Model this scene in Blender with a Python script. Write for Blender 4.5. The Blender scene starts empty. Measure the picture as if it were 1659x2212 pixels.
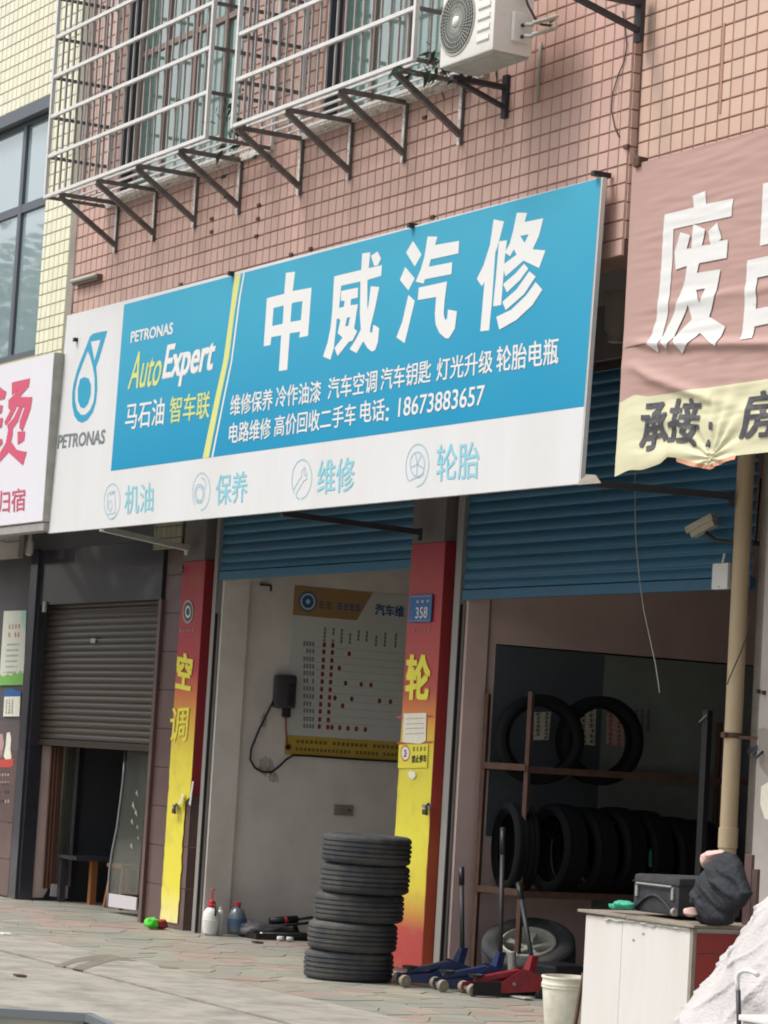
import bpy, bmesh, math, random
from mathutils import Vector, Matrix, noise
from mathutils.geometry import tessellate_polygon
random.seed(7)
rnd = random.random
S = bpy.context.scene
COL = S.collection

# ------------------------------------------------------------------ camera, world, sun, exposure
CH = 1.478                                    # camera height above the pavement
CR = Vector((0.48971456, 0.86991, 0.05861938))       # camera right in the world
CD = Vector((-0.04781165, 0.09392576, -0.99443049))  # camera down
CF = Vector((-0.8705709, 0.4841844, 0.08758865))     # camera forward
F = 6106.3; CX, CY = 829.5, 1106.0            # focal length and centre in a 1659 x 2212 frame
cam_d = bpy.data.cameras.new('camera'); cam = bpy.data.objects.new('camera', cam_d); COL.objects.link(cam)
cam.matrix_world = Matrix(((CR.x, -CD.x, -CF.x, 0), (CR.y, -CD.y, -CF.y, 0), (CR.z, -CD.z, -CF.z, CH), (0, 0, 0, 1)))
cam_d.sensor_fit = 'VERTICAL'; cam_d.sensor_height = 24.0; cam_d.lens = 24.0 * F / 2212.0
cam_d.clip_start = 0.1; cam_d.clip_end = 3000
S.camera = cam
S.cycles.pixel_filter_type = 'BLACKMAN_HARRIS'; S.cycles.filter_width = 1.9      # the phone picture is soft
W = bpy.data.worlds.new("World"); S.world = W; W.use_nodes = True
nt = W.node_tree; bg = nt.nodes['Background']
sky = nt.nodes.new('ShaderNodeTexSky'); sky.sky_type = 'NISHITA'; sky.sun_disc = False
SUN_EL, SUN_AZ = math.radians(58), math.radians(205)
sky.sun_elevation = SUN_EL; sky.sun_rotation = SUN_AZ
sky.air_density = 1.0; sky.dust_density = 6.0; sky.ozone_density = 1.0
hs = nt.nodes.new('ShaderNodeHueSaturation'); hs.inputs['Saturation'].default_value = 0.35   # a white overcast sky
nt.links.new(sky.outputs[0], hs.inputs['Color']); nt.links.new(hs.outputs[0], bg.inputs['Color'])
bg.inputs['Strength'].default_value = 0.145
sun_d = bpy.data.lights.new('sun', 'SUN'); sun_d.energy = 1.35; sun_d.angle = math.radians(14); sun_d.color = (1, .97, .92)
sun = bpy.data.objects.new('sun', sun_d); COL.objects.link(sun)
sdir = Vector((math.sin(SUN_AZ) * math.cos(SUN_EL), math.cos(SUN_AZ) * math.cos(SUN_EL), math.sin(SUN_EL)))
sun.rotation_euler = sdir.to_track_quat('Z', 'Y').to_euler()
S.view_settings.view_transform = 'Standard'; S.view_settings.look = 'None'
S.view_settings.exposure = 0.56; S.view_settings.gamma = 1.0

# ------------------------------------------------------------------ measuring helpers: a sight line met with a real plane
O = Vector((0, 0, CH))
YF = 9.049            # facade plane of the upper storeys
YS = 10.049           # plane of the shop fronts, one metre further in
def q(ox, oy, s): return lambda x, y: ((ox + x / s) * .64005, (oy + y / s) * .64005)
def ray(p): return CR * ((p[0] - CX) / F) + CD * ((p[1] - CY) / F) + CF
def onY(p, Y): r = ray(p); return O + r * (Y / r.y)
def onX(p, X): r = ray(p); return O + r * (X / r.x)
def onZ(p, Z=0.0): r = ray(p); return O + r * ((Z - CH) / r.z)
def onP(p, pt, n): r = ray(p); return O + r * ((pt - O).dot(n) / r.dot(n))
T1 = q(0, 0, 1.659); T2 = q(700, 0, 1.659); T3 = q(1592, 0, 1.659)
ML = q(0, 1750, 1.659); MM = q(700, 1750, 1.659); MR = q(1592, 1750, 1.659)
BL = q(0, 2456, 1.659); BM = q(700, 2456, 1.659); BR = q(1592, 2456, 1.659)

# ------------------------------------------------------------------ materials
def srgb(c):
    if isinstance(c, str):
        c = [int(c[i:i + 2], 16) / 255 for i in (0, 2, 4)]
    return tuple((v / 12.92 if v <= .04045 else ((v + .055) / 1.055) ** 2.4) for v in c) + (1,)
MATS = {}
def mat(name, col, rough=.6, metal=0, var=0, isl=False, dirt=0, dscale=3, dcol=None, bump=0, bscale=30, trans=0, spec=.5, streak=False, coat=0):
    """col = real base colour as sRGB hex; var = piece to piece variation; dirt = stains of their own shape."""
    if name in MATS: return MATS[name]
    m = bpy.data.materials.new(name); m.use_nodes = True; MATS[name] = m
    N = m.node_tree.nodes; L = m.node_tree.links; b = N['Principled BSDF']
    base = srgb(col)
    b.inputs['Roughness'].default_value = rough; b.inputs['Metallic'].default_value = metal
    b.inputs['Specular IOR Level'].default_value = spec
    if coat: b.inputs['Coat Weight'].default_value = coat
    if trans: b.inputs['Transmission Weight'].default_value = trans
    tc = N.new('ShaderNodeTexCoord'); geo = N.new('ShaderNodeNewGeometry')
    rgb = N.new('ShaderNodeRGB'); rgb.outputs[0].default_value = base; out = rgb.outputs[0]
    if var:
        oi = N.new('ShaderNodeObjectInfo')
        ad = N.new('ShaderNodeMath'); ad.operation = 'ADD'; L.new(oi.outputs['Random'], ad.inputs[0]); L.new(geo.outputs['Random Per Island'], ad.inputs[1])
        fr = N.new('ShaderNodeMath'); fr.operation = 'FRACT'; L.new(ad.outputs[0], fr.inputs[0])
        mr = N.new('ShaderNodeMapRange'); mr.inputs[3].default_value = 1 - var; mr.inputs[4].default_value = 1 + var
        L.new(fr.outputs[0], mr.inputs[0])
        h = N.new('ShaderNodeHueSaturation'); L.new(mr.outputs[0], h.inputs['Value']); L.new(out, h.inputs['Color'])
        mr2 = N.new('ShaderNodeMapRange'); mr2.inputs[3].default_value = .5 - var * .08; mr2.inputs[4].default_value = .5 + var * .08
        m7 = N.new('ShaderNodeMath'); m7.operation = 'MULTIPLY'; m7.inputs[1].default_value = 7.31; L.new(fr.outputs[0], m7.inputs[0])
        f2 = N.new('ShaderNodeMath'); f2.operation = 'FRACT'; L.new(m7.outputs[0], f2.inputs[0]); L.new(f2.outputs[0], mr2.inputs[0])
        L.new(mr2.outputs[0], h.inputs['Hue']); out = h.outputs[0]
    if dirt:
        no = N.new('ShaderNodeTexNoise'); no.inputs['Scale'].default_value = dscale; no.inputs['Detail'].default_value = 8; no.inputs['Roughness'].default_value = .65
        mp = N.new('ShaderNodeMapping'); L.new(geo.outputs['Position'], mp.inputs['Vector'])
        if streak: mp.inputs['Scale'].default_value = (1, 1, .14)
        L.new(mp.outputs[0], no.inputs['Vector'])
        cr = N.new('ShaderNodeMapRange'); cr.inputs[1].default_value = .42; cr.inputs[2].default_value = .72; cr.inputs[4].default_value = dirt
        L.new(no.outputs[0], cr.inputs[0])
        mx = N.new('ShaderNodeMixRGB'); mx.inputs[2].default_value = srgb(dcol) if dcol else tuple(v * .45 for v in base[:3]) + (1,)
        L.new(cr.outputs[0], mx.inputs[0]); L.new(out, mx.inputs[1]); out = mx.outputs[0]
    L.new(out, b.inputs['Base Color'])
    if bump:
        no = N.new('ShaderNodeTexNoise'); no.inputs['Scale'].default_value = bscale; no.inputs['Detail'].default_value = 6
        L.new(geo.outputs['Position'], no.inputs['Vector'])
        bu = N.new('ShaderNodeBump'); bu.inputs['Strength'].default_value = bump; bu.inputs['Distance'].default_value = .01
        L.new(no.outputs[0], bu.inputs['Height']); L.new(bu.outputs[0], b.inputs['Normal'])
    return m

M_tile = mat('pink_tile', 'BF9E92', .5, var=.06, dirt=.45, dscale=1.3, dcol='9C8072', streak=True)
M_tile_r = mat('peach_tile', 'C4A796', .45, var=.05, dirt=.35, dscale=1.6, dcol='C29A76', streak=True)
M_grout = mat('pink_grout', '8C6D63', .9, dirt=.4, dscale=9)
M_ytile = mat('yellow_tile', 'DCDAC2', .35, var=.05, dirt=.35, dscale=1.2, dcol='CAC59E', streak=True)
M_ygrout = mat('yellow_grout', '8C8A70', .9)
M_cement = mat('cement', '8C857D', .9, dirt=.5, dscale=4, bump=.5)
M_plaster = mat('grey_plaster', 'A8A19C', .9, dirt=.35, dscale=2.2, dcol='77706B', bump=.35, bscale=14)
M_plaster_up = mat('upper_plaster', '6C6867', .95, dirt=.4, dscale=3, bump=.3)
M_inner = mat('inner_wall_paint', 'D6D1CA', .85, dirt=.6, dscale=1.3, dcol='A8A198', bump=.25, bscale=9)
M_pinkin = mat('inner_pink_paint', 'CDB6B0', .85, dirt=.35, dscale=1.8, dcol='98837E', bump=.2, bscale=9)
M_green = mat('dull_green_board', '7E8A82', .8, dirt=.4, dscale=2)
M_darkboard = mat('dark_board', '4E575C', .7, dirt=.4, dscale=2)
M_white = mat('white_print', 'CACBCC', .5, dirt=.35, dscale=1.8, dcol='B6B2AB', streak=True, bump=.25, bscale=2.2)
M_white2 = mat('white_lightbox', 'D2D1D7', .45)
def _blue():
    m = mat('blue_print', '2A9DBE', .55, spec=.3)
    N = m.node_tree.nodes; L = m.node_tree.links; b = N['Principled BSDF']
    geo = N.new('ShaderNodeNewGeometry'); sp = N.new('ShaderNodeSeparateXYZ'); L.new(geo.outputs['Position'], sp.inputs[0])
    mr = N.new('ShaderNodeMapRange'); mr.inputs[1].default_value = 3.6; mr.inputs[2].default_value = 5.0; L.new(sp.outputs['Z'], mr.inputs[0])
    mx = N.new('ShaderNodeMixRGB'); mx.inputs[1].default_value = srgb('0583AA'); mx.inputs[2].default_value = srgb('3898B4')
    no = N.new('ShaderNodeTexNoise'); no.inputs['Scale'].default_value = .9; no.inputs['Detail'].default_value = 3
    ad = N.new('ShaderNodeMath'); ad.operation = 'MULTIPLY_ADD'; ad.inputs[1].default_value = .5; L.new(no.outputs[0], ad.inputs[0])
    su = N.new('ShaderNodeMath'); su.operation = 'SUBTRACT'; su.inputs[1].default_value = .25; L.new(mr.outputs[0], su.inputs[0]); L.new(su.outputs[0], ad.inputs[2])
    L.new(geo.outputs['Position'], no.inputs['Vector']); L.new(ad.outputs[0], mx.inputs[0]); L.new(mx.outputs[0], b.inputs['Base Color'])
    n2 = N.new('ShaderNodeTexNoise'); n2.inputs['Scale'].default_value = 2.0; n2.inputs['Detail'].default_value = 4; L.new(geo.outputs['Position'], n2.inputs['Vector'])
    bu = N.new('ShaderNodeBump'); bu.inputs['Strength'].default_value = .3; bu.inputs['Distance'].default_value = .01; L.new(n2.outputs[0], bu.inputs['Height']); L.new(bu.outputs[0], b.inputs['Normal'])
    return m
M_blue = _blue()          # sky reflection painted into the colour: paler and greyer toward the top
M_teal = mat('teal_print', '1F8FB0', .45)
M_pale_teal = mat('pale_teal_print', '7FBAC8', .5)
M_icon = mat('icon_line', '94B2BE', .5)
M_stripe = mat('stripe_print', 'C6C979', .5)
M_lime = mat('lime_letter', 'BFC878', .5)
M_letter = mat('white_letter', 'D2D2D0', .5)
M_greyl = mat('grey_letter', '6C7478', .5)
M_crimson = mat('crimson_letter', 'C2506A', .45)
M_fabric = mat('banner_pink_cloth', 'AA8B83', .75, dirt=.3, dscale=1.2, dcol='A17F79')
M_fabric_y = mat('banner_cream_cloth', 'C9C6A6', .75, dirt=.3, dscale=3, dcol='B8B290')
M_fabric_o = mat('banner_orange_hem', 'C58E70', .8)
M_charcoal = mat('charcoal_letter', '4A4A50', .6)
M_galv = mat('cage_pale_steel', 'CFCFCC', .4, metal=.0, dirt=.3, dscale=12, dcol='A8A49C')
M_galv2 = mat('cage_grey_steel', '9C9A98', .5, metal=.1, dirt=.45, dscale=9, dcol='7A6C62')
M_rustst = mat('bracket_steel', '706A68', .6, metal=.3, dirt=.6, dscale=10, dcol='40302A')
M_flake = mat('peeling_white_paint', 'E4E0DA', .6, dirt=.8, dscale=35, dcol='4E3C34')
M_dkframe = mat('dark_window_frame', '3C3E46', .5)
M_brframe = mat('brown_window_frame', '8D7A72', .5)
M_alframe = mat('grey_window_frame', '5A6068', .45, metal=.2)
def _glass(name, col, rough=.03, g=.5):
    m = bpy.data.materials.new(name); m.use_nodes = True
    N = m.node_tree.nodes; L = m.node_tree.links; b = N['Principled BSDF']
    b.inputs['Base Color'].default_value = srgb(col); b.inputs['Roughness'].default_value = rough
    b.inputs['IOR'].default_value = 1.6; b.inputs['Specular IOR Level'].default_value = 1.0
    b.inputs['Coat Weight'].default_value = g; b.inputs['Coat Roughness'].default_value = .02; b.inputs['Coat IOR'].default_value = 1.8
    return m
M_gglass = _glass('green_glass', '5F7F76', .05, 1)
M_yglass = _glass('grey_reflecting_glass', '90A4A8', .05, 1)
M_doorglass = _glass('door_glass', '5E6058', .1, .3); M_doorglass.node_tree.nodes['Principled BSDF'].inputs['Alpha'].default_value = .45
M_acw = mat('ac_white', 'DEDCD6', .4, dirt=.25, dscale=6, dcol='B5B0A6')
M_acg = mat('ac_grille', '9C9F98', .5)
M_acd = mat('ac_dark', '33373A', .6)
M_acpan = mat('ac_underside', 'A7A79C', .6, dirt=.5, dscale=8)
M_dark = mat('dark_iron', '2E3238', .55, metal=.2, dirt=.5, dscale=12, dcol='4A3A34')
M_black = mat('black_plastic', '17191C', .5)
M_shut = mat('blue_shutter_steel', '2F6585', .5, metal=.15, var=.10, dirt=.5, dscale=2.5, dcol='3A5668')
M_shut2 = mat('bronze_shutter_steel', '4E463B', .3, metal=.75, var=.06, dirt=.35, dscale=4, dcol='4E4842')
M_track = mat('shutter_track', '8F8D89', .5, metal=.3)
M_bstone = mat('brown_granite', '5E4A47', .25, var=.10, dirt=.35, dscale=6, dcol='4B3A38', coat=.2)
M_dstone = mat('dark_granite', '3A3A42', .2, dirt=.3, dscale=8, coat=.3)
M_dwall = mat('dark_shop_board', '4A474A', .6, dirt=.4, dscale=3)
def _grad(name, stops, z0, z1, dirt=.25):
    """printed colour fade of the pillar banners (ink on the cloth)."""
    m = bpy.data.materials.new(name); m.use_nodes = True
    N = m.node_tree.nodes; L = m.node_tree.links; b = N['Principled BSDF']; b.inputs['Roughness'].default_value = .45
    geo = N.new('ShaderNodeNewGeometry'); sp = N.new('ShaderNodeSeparateXYZ'); L.new(geo.outputs['Position'], sp.inputs[0])
    mr = N.new('ShaderNodeMapRange'); mr.inputs[1].default_value = z0; mr.inputs[2].default_value = z1; L.new(sp.outputs['Z'], mr.inputs[0])
    cr = N.new('ShaderNodeValToRGB'); e = cr.color_ramp.elements
    e[0].position = stops[0][0]; e[0].color = srgb(stops[0][1]); e[1].position = stops[-1][0]; e[1].color = srgb(stops[-1][1])
    for p, c in stops[1:-1]: k = e.new(p); k.color = srgb(c)
    L.new(mr.outputs[0], cr.inputs[0])
    no = N.new('ShaderNodeTexNoise'); no.inputs['Scale'].default_value = 7; no.inputs['Detail'].default_value = 8; L.new(geo.outputs['Position'], no.inputs['Vector'])
    m2 = N.new('ShaderNodeMapRange'); m2.inputs[1].default_value = .52; m2.inputs[2].default_value = .75; m2.inputs[4].default_value = dirt; L.new(no.outputs[0], m2.inputs[0])
    mx = N.new('ShaderNodeMixRGB'); mx.inputs[2].default_value = srgb('8A7440'); L.new(m2.outputs[0], mx.inputs[0]); L.new(cr.outputs[0], mx.inputs[1])
    L.new(mx.outputs[0], b.inputs['Base Color']); return m
M_banL = _grad('pillar_banner_a', [(0, 'DDD490'), (.10, 'D6CC40'), (.46, 'DACB3C'), (.56, 'D0A03C'), (.63, 'C86C38'), (.70, 'A83440'), (1, '9A2C36')], .05, 3.03)
M_banM = _grad('pillar_banner_b', [(0, '982C2E'), (.10, 'A03A34'), (.20, 'C8B838'), (.30, 'D0C83A'), (.52, 'D2C43C'), (.60, 'CE8038'), (.66, 'AE4440'), (1, 'A03840')], .0, 3.03)
M_banS = _grad('pillar_banner_side', [(0, 'C05636'), (.28, 'BC5838'), (.5, 'A03032'), (1, '86242E')], .0, 3.03, .1)
M_yel = mat('yellow_letter', 'E2D848', .5)
M_redb = mat('dark_red_cloth', '8E2630', .5)
M_plate = mat('blue_plate', '245C96', .4)
M_paper = mat('paper', 'DEDBCB', .8, dirt=.4, dscale=25, dcol='BFB89E')
M_stick = mat('yellow_sticker', 'D9CE3E', .5)
M_sred = mat('sticker_red', 'B8403A', .5)
M_ink = mat('black_ink', '2A2824', .6)
M_poster = mat('poster_sheet', 'C2C5C0', .5)
M_post_tan = mat('poster_tan', '9A7A50', .5)
M_post_yel = mat('poster_yellow', 'B59A3E', .5)
M_post_red = mat('poster_red', '8A3A40', .5)
M_post_ink = mat('poster_ink', '585E66', .5)
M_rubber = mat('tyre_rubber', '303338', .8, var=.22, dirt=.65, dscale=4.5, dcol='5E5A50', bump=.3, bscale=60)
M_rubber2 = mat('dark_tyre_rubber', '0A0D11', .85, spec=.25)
M_rust = mat('rusty_angle_iron', '5C4438', .8, metal=.2, dirt=.6, dscale=10, dcol='33261F')
M_alloy = mat('dull_alloy', 'B4B4AA', .45, metal=.3, dirt=.4, dscale=15)
M_jblue = mat('jack_blue', '1A2C56', .45, dirt=.85, dscale=16, dcol='1A2238')
M_jred = mat('jack_red', '861C25', .45, dirt=.75, dscale=16, dcol='3A1A1C')
M_caster = mat('worn_caster', '857A68', .6)
M_plw = mat('white_plastic', 'D9D8D4', .45, dirt=.2, dscale=9)
M_plr = mat('red_plastic', 'B02030', .4)
M_jug = mat('clear_jug', '5E6870', .25)
M_bluelab = mat('blue_label', '3A5878', .5)
M_cab = mat('white_cabinet_board', 'CCCAC8', .55, dirt=.5, dscale=1.8, dcol='B4AB9A', streak=True)
M_cabred = mat('cabinet_red', '8E2C28', .5)
M_wood = mat('worn_wood', '8C8276', .7, dirt=.5, dscale=9)
M_orange_w = mat('stool_wood', '96643A', .5)
M_case = mat('suitcase_cloth', '25262B', .75, dirt=.3, dscale=10, dcol='55504E', bump=.3)
M_casem = mat('suitcase_fitting', '8A8A86', .4)
M_cloth = mat('black_jacket_cloth', '1A1E26', .8, bump=.8, bscale=45)
M_pinkc = mat('pale_pink_cloth', 'C8A8A0', .85)
M_teal_r = mat('teal_rag', '2E9A7C', .7)
M_sack = mat('white_woven_sack', 'B4B0B0', .6, dirt=.5, dscale=4, dcol='94908E', bump=.8, bscale=60)
M_bucket = mat('bucket_plastic', 'D8D6C6', .5, dirt=.5, dscale=10, dcol='A09474')
M_pvc = mat('aged_pvc', 'B5A283', .5, dirt=.6, dscale=3, dcol='7E6C50', streak=True)
M_lime_c = mat('bright_green_plastic', '50D040', .4)
M_conc = mat('concrete_apron', '959187', .85, dirt=.9, dscale=3.2, dcol='66615A', bump=.3, bscale=12)
M_mort = mat('paving_mortar', '878378', .9, dirt=.4, dscale=6)
M_st = [mat('stone_grey_green', '8C8C82', .55, var=.07, dirt=.6, dscale=2.2, dcol='767468'), mat('stone_pink', '998980', .55, var=.07, dirt=.6, dscale=2.2, dcol='7C7065'),
        mat('stone_beige', '979082', .55, var=.07, dirt=.6, dscale=2.2, dcol='7C766A')]
M_leaf = mat('leaf', '3E5E3C', .6, var=.35); M_leaf2 = mat('plant_leaf', '2E4434', .6, var=.3)
M_bark = mat('bark', '4A3C30', .9, bump=.5)
M_grey_box = mat('pale_grey_plastic', 'B8B6AE', .5)
M_ivory = mat('camera_housing', 'B0AA98', .5, dirt=.4, dscale=20)
M_curt = mat('brown_curtain', '6E4A3A', .7, dirt=.4, dscale=6, streak=True)
M_sheet = mat('door_kickplate', 'C2BEC0', .5)
M_rail = mat('aluminium_edge', '9CA3A8', .3, metal=.7)
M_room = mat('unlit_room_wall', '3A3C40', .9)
M_road = mat('asphalt', '4A4A48', .9, dirt=.3)

# ------------------------------------------------------------------ mesh builders
TOT = {}
class MB:
    def __init__(s): s.v = []; s.f = []
    def add(s, vs, fs):
        n = len(s.v); s.v += [Vector(v) for v in vs]; s.f += [tuple(i + n for i in f) for f in fs]; return s
    def box(s, x0, x1, y0, y1, z0, z1, b=0):
        if b:
            vs = []; 
            for (x, xi) in ((x0, x0 + b), (x1, x1 - b)):
                pass
            bm = bmesh.new(); bmesh.ops.create_cube(bm, size=1)
            for v in bm.verts: v.co = Vector(((x0 + x1) / 2 + v.co.x * (x1 - x0), (y0 + y1) / 2 + v.co.y * (y1 - y0), (z0 + z1) / 2 + v.co.z * (z1 - z0)))
            bmesh.ops.bevel(bm, geom=bm.edges[:], offset=b, segments=2, profile=.6, affect='EDGES', clamp_overlap=True)
            bm.verts.index_update(); s.add([v.co.copy() for v in bm.verts], [[v.index for v in f.verts] for f in bm.faces]); bm.free(); return s
        return s.add([(x0, y0, z0), (x1, y0, z0), (x1, y1, z0), (x0, y1, z0), (x0, y0, z1), (x1, y0, z1), (x1, y1, z1), (x0, y1, z1)],
                     [(0, 3, 2, 1), (4, 5, 6, 7), (0, 1, 5, 4), (1, 2, 6, 5), (2, 3, 7, 6), (3, 0, 4, 7)])
    def bar(s, a, b, w=.02, h=None, up=(0, 0, 1)):
        a = Vector(a); b = Vector(b); h = h or w; d = (b - a).normalized(); up = Vector(up)
        if abs(d.dot(up)) > .98: up = Vector((0, 1, 0))
        r = d.cross(up).normalized(); u = r.cross(d)
        vs = [p + r * (i * w / 2) + u * (j * h / 2) for p in (a, b) for i, j in ((-1, -1), (1, -1), (1, 1), (-1, 1))]
        return s.add(vs, [(0, 1, 2, 3), (7, 6, 5, 4), (0, 4, 5, 1), (1, 5, 6, 2), (2, 6, 7, 3), (3, 7, 4, 0)])
    def tube(s, pts, r, n=8, caps=True):
        pts = [Vector(p) for p in pts]; R = r if isinstance(r, (list, tuple)) else [r] * len(pts); rings = []; up = None
        for i, p in enumerate(pts):
            d = (pts[min(i + 1, len(pts) - 1)] - pts[max(i - 1, 0)]).normalized()
            if up is None: up = Vector((0, 0, 1)) if abs(d.z) < .9 else Vector((1, 0, 0))
            e = d.cross(up).normalized(); g = e.cross(d).normalized(); up = g
            rings.append([p + (e * math.cos(2 * math.pi * k / n) + g * math.sin(2 * math.pi * k / n)) * R[i] for k in range(n)])
        vs = [v for rg in rings for v in rg]; fs = []
        for i in range(len(pts) - 1):
            for k in range(n): fs.append((i * n + k, i * n + (k + 1) % n, (i + 1) * n + (k + 1) % n, (i + 1) * n + k))
        if caps: fs += [tuple(range(n))[::-1], tuple(range((len(pts) - 1) * n, len(pts) * n))]
        return s.add(vs, fs)
    def lathe(s, prof, c=(0, 0, 0), ax='Z', n=32, closed=False, M=None):
        vs = []; fs = []; c = Vector(c)
        for r, h in prof:
            for k in range(n):
                a = 2 * math.pi * k / n; v = Vector((r * math.cos(a), r * math.sin(a), h))
                if ax == 'Y': v = Vector((v.x, v.z, v.y))
                if ax == 'X': v = Vector((v.z, v.x, v.y))
                if M: v = M @ v
                vs.append(c + v)
        m = len(prof)
        for i in range(m if closed else m - 1):
            j = (i + 1) % m
            for k in range(n): fs.append((i * n + k, i * n + (k + 1) % n, j * n + (k + 1) % n, j * n + k))
        return s.add(vs, fs)
    def poly(s, loops):
        """flat polygon with holes, loops of 3D points"""
        loops = [[Vector(p) for p in l] for l in loops]; flat = [p for l in loops for p in l]
        return s.add(flat, [tuple(t) for t in tessellate_polygon(loops)])
    def prism(s, pts, d):
        """3D outline extruded by vector d"""
        pts = [Vector(p) for p in pts]; d = Vector(d); n = len(pts)
        t = [tuple(x) for x in tessellate_polygon([pts])]
        return s.add(pts + [p + d for p in pts], t + [tuple(i + n for i in x[::-1]) for x in t] + [(i, (i + 1) % n, (i + 1) % n + n, i + n) for i in range(n)])
    def build(s, name, m, parent=None, smooth=False, org=None, fix=True, **kw):
        me = bpy.data.meshes.new(name)
        org = Vector(org) if org is not None else (Vector((0, 0, 0)))
        me.from_pydata([v - org for v in s.v], [], s.f); me.materials.append(m); me.update()
        if fix:
            bm = bmesh.new(); bm.from_mesh(me); bmesh.ops.recalc_face_normals(bm, faces=bm.faces); bm.to_mesh(me); bm.free()
        if smooth:
            me.polygons.foreach_set('use_smooth', [True] * len(me.polygons))
            if smooth != True: me.set_sharp_from_angle(angle=math.radians(smooth))
        return link(name, me, parent, org, **kw)
def link(name, me, parent, org=(0, 0, 0), **kw):
    o = bpy.data.objects.new(name, me); COL.objects.link(o); org = Vector(org)
    if parent is not None: o.parent = parent; o.location = org - TOT[parent]
    else: o.location = org
    TOT[o] = org
    for k, v in kw.items(): o[k] = v
    return o
def thing(name, label, cat, loc=(0, 0, 0), group=None):
    o = bpy.data.objects.new(name, None); COL.objects.link(o); o.location = loc; TOT[o] = Vector(loc); o.empty_display_size = .1
    o['label'] = label; o['category'] = cat
    if group: o['group'] = group
    return o
def tag(o, label, cat, group=None):
    o['label'] = label; o['category'] = cat
    if group: o['group'] = group
    return o
def dup(root, delta, label=None):
    r = root.copy(); COL.objects.link(r); r.location = root.location + Vector(delta)
    if label: r['label'] = label
    TOT[r] = TOT[root] + Vector(delta)
    for ch in list(root.children):
        c = ch.copy(); COL.objects.link(c); c.parent = r
        for g in list(ch.children):
            e = g.copy(); COL.objects.link(e); e.parent = c
    return r
_lift = [0.0]
def stroke_mesh(mb, pts3, w, n, closed=False):
    """thin flat ribbon along pts3, in the plane with normal n"""
    P = [Vector(p) for p in pts3]; k = len(P); L_ = []; R_ = []
    for i, p in enumerate(P):
        a = P[i - 1] if (i or closed) else P[i]; b = P[(i + 1) % k] if (i < k - 1 or closed) else P[i]
        d = (b - a).normalized(); s_ = d.cross(n).normalized() * w / 2
        L_.append(p + s_); R_.append(p - s_)
    fs = [(i, (i + 1) % k, (i + 1) % k + k, i + k) for i in range(k if closed else k - 1)]
    mb.add(L_ + R_, fs)
DG = None
_tc = {}
def text_data(s, bold=0, sub=3):
    key = (s, bold, sub)
    if key in _tc: return _tc[key]
    cu = bpy.data.curves.new('t', 'FONT'); cu.body = s; cu.resolution_u = sub; cu.offset = bold; cu.fill_mode = 'FRONT'
    o = bpy.data.objects.new('t', cu); COL.objects.link(o)
    dg = bpy.context.evaluated_depsgraph_get(); dg.update()
    me = bpy.data.meshes.new_from_object(o.evaluated_get(dg))
    vs = [v.co.copy() for v in me.vertices]; fs = [tuple(p.vertices) for p in me.polygons]
    x0 = min(v.x for v in vs); x1 = max(v.x for v in vs); y0 = min(v.y for v in vs); y1 = max(v.y for v in vs)
    vs = [((v.x - x0) / (x1 - x0), (v.y - y0) / (y1 - y0)) for v in vs]
    bpy.data.objects.remove(o); bpy.data.curves.remove(cu); bpy.data.meshes.remove(me)
    _tc[key] = (vs, fs); return _tc[key]
def text(mb, s, TL, TR, BLp, bold=0, cols=None):
    """string fitted to the parallelogram TL TR BL (3D); bold thickens strokes by laying shifted copies a hair apart"""
    TL, TR, BLp = Vector(TL), Vector(TR), Vector(BLp)
    vs, fs = text_data(s, 0); U = TR - TL; Vv = TL - BLp; nrm = U.cross(Vv).normalized(); nrm = nrm if nrm.dot(O - TL) > 0 else -nrm
    b = bold * Vv.length * .95; u0 = U.normalized(); v0 = Vv.normalized()
    sh = [(0, 0)] if not bold else [(-1, -.6), (1, -.6), (-1, .6), (1, .6), (0, 0), (-1, 0), (1, 0)]
    for k, (i, j) in enumerate(sh):
        d = u0 * i * b + v0 * j * b + nrm * .00025 * k
        mb.add([BLp + U * u + Vv * v + d for u, v in vs], fs)
def ring_pts(c, rx, ry, shear=0, a0=0, a1=360, n=28):
    out = []
    for i in range(n + 1):
        a = math.radians(a0 + (a1 - a0) * i / n); x = rx * math.cos(a); y = -ry * math.sin(a)
        out.append((c[0] + x, c[1] + y + shear * x))
    return out

# ------------------------------------------------------------------ the ground
YK = 7.45; YP = 8.29       # joint in the concrete, front edge of the stone paving
g = MB(); g.add([(-400, -400, -.02), (400, -400, -.02), (400, 400, -.02), (-400, 400, -.02)], [(0, 1, 2, 3)])
g.build('ground', M_road, kind='structure')
MB().box(-40, 10, YK - .9, YP - .02, -.0195, -.0185).build('joint_bed', mat('joint_dirt', '3A342C', .95), kind='structure')
ap = MB()
def joint_line(x):        # the saw joint wanders a little
    return YK + .035 * (x + 16) * -1 * .9 + .012 * noise.noise(Vector((x * 2.2, 0, 3)))
xs = [-40 + i * .25 for i in range(201)]
for side in (0, 1):
    vs = []; fs = []
    for i, x in enumerate(xs):
        j = joint_line(x); w = .03 + .018 * noise.noise(Vector((x * 5, 1, 1)))
        ya, yb = ((0.5, j - w) if side == 0 else (j + w, YP))
        vs += [(x, ya, 0), (x, yb, 0), (x, yb, -.018)]
    vs2 = []
    for i in range(len(xs) - 1):
        a = i * 3; fs += [(a, a + 3, a + 4, a + 1), (a + 1, a + 4, a + 5, a + 2)] if side == 0 else [(a, a + 3, a + 4, a + 1)]
    if side:
        for i, x in enumerate(xs):
            j = joint_line(x); w = .03 + .018 * noise.noise(Vector((x * 5, 1, 1))); vs2.append((x, j + w, -.018))
        n0 = len(vs); vs += vs2
        for i in range(len(xs) - 1): fs.append((n0 + i, n0 + i + 1, (i + 1) * 3, i * 3))
    ap.add(vs, fs)
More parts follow.
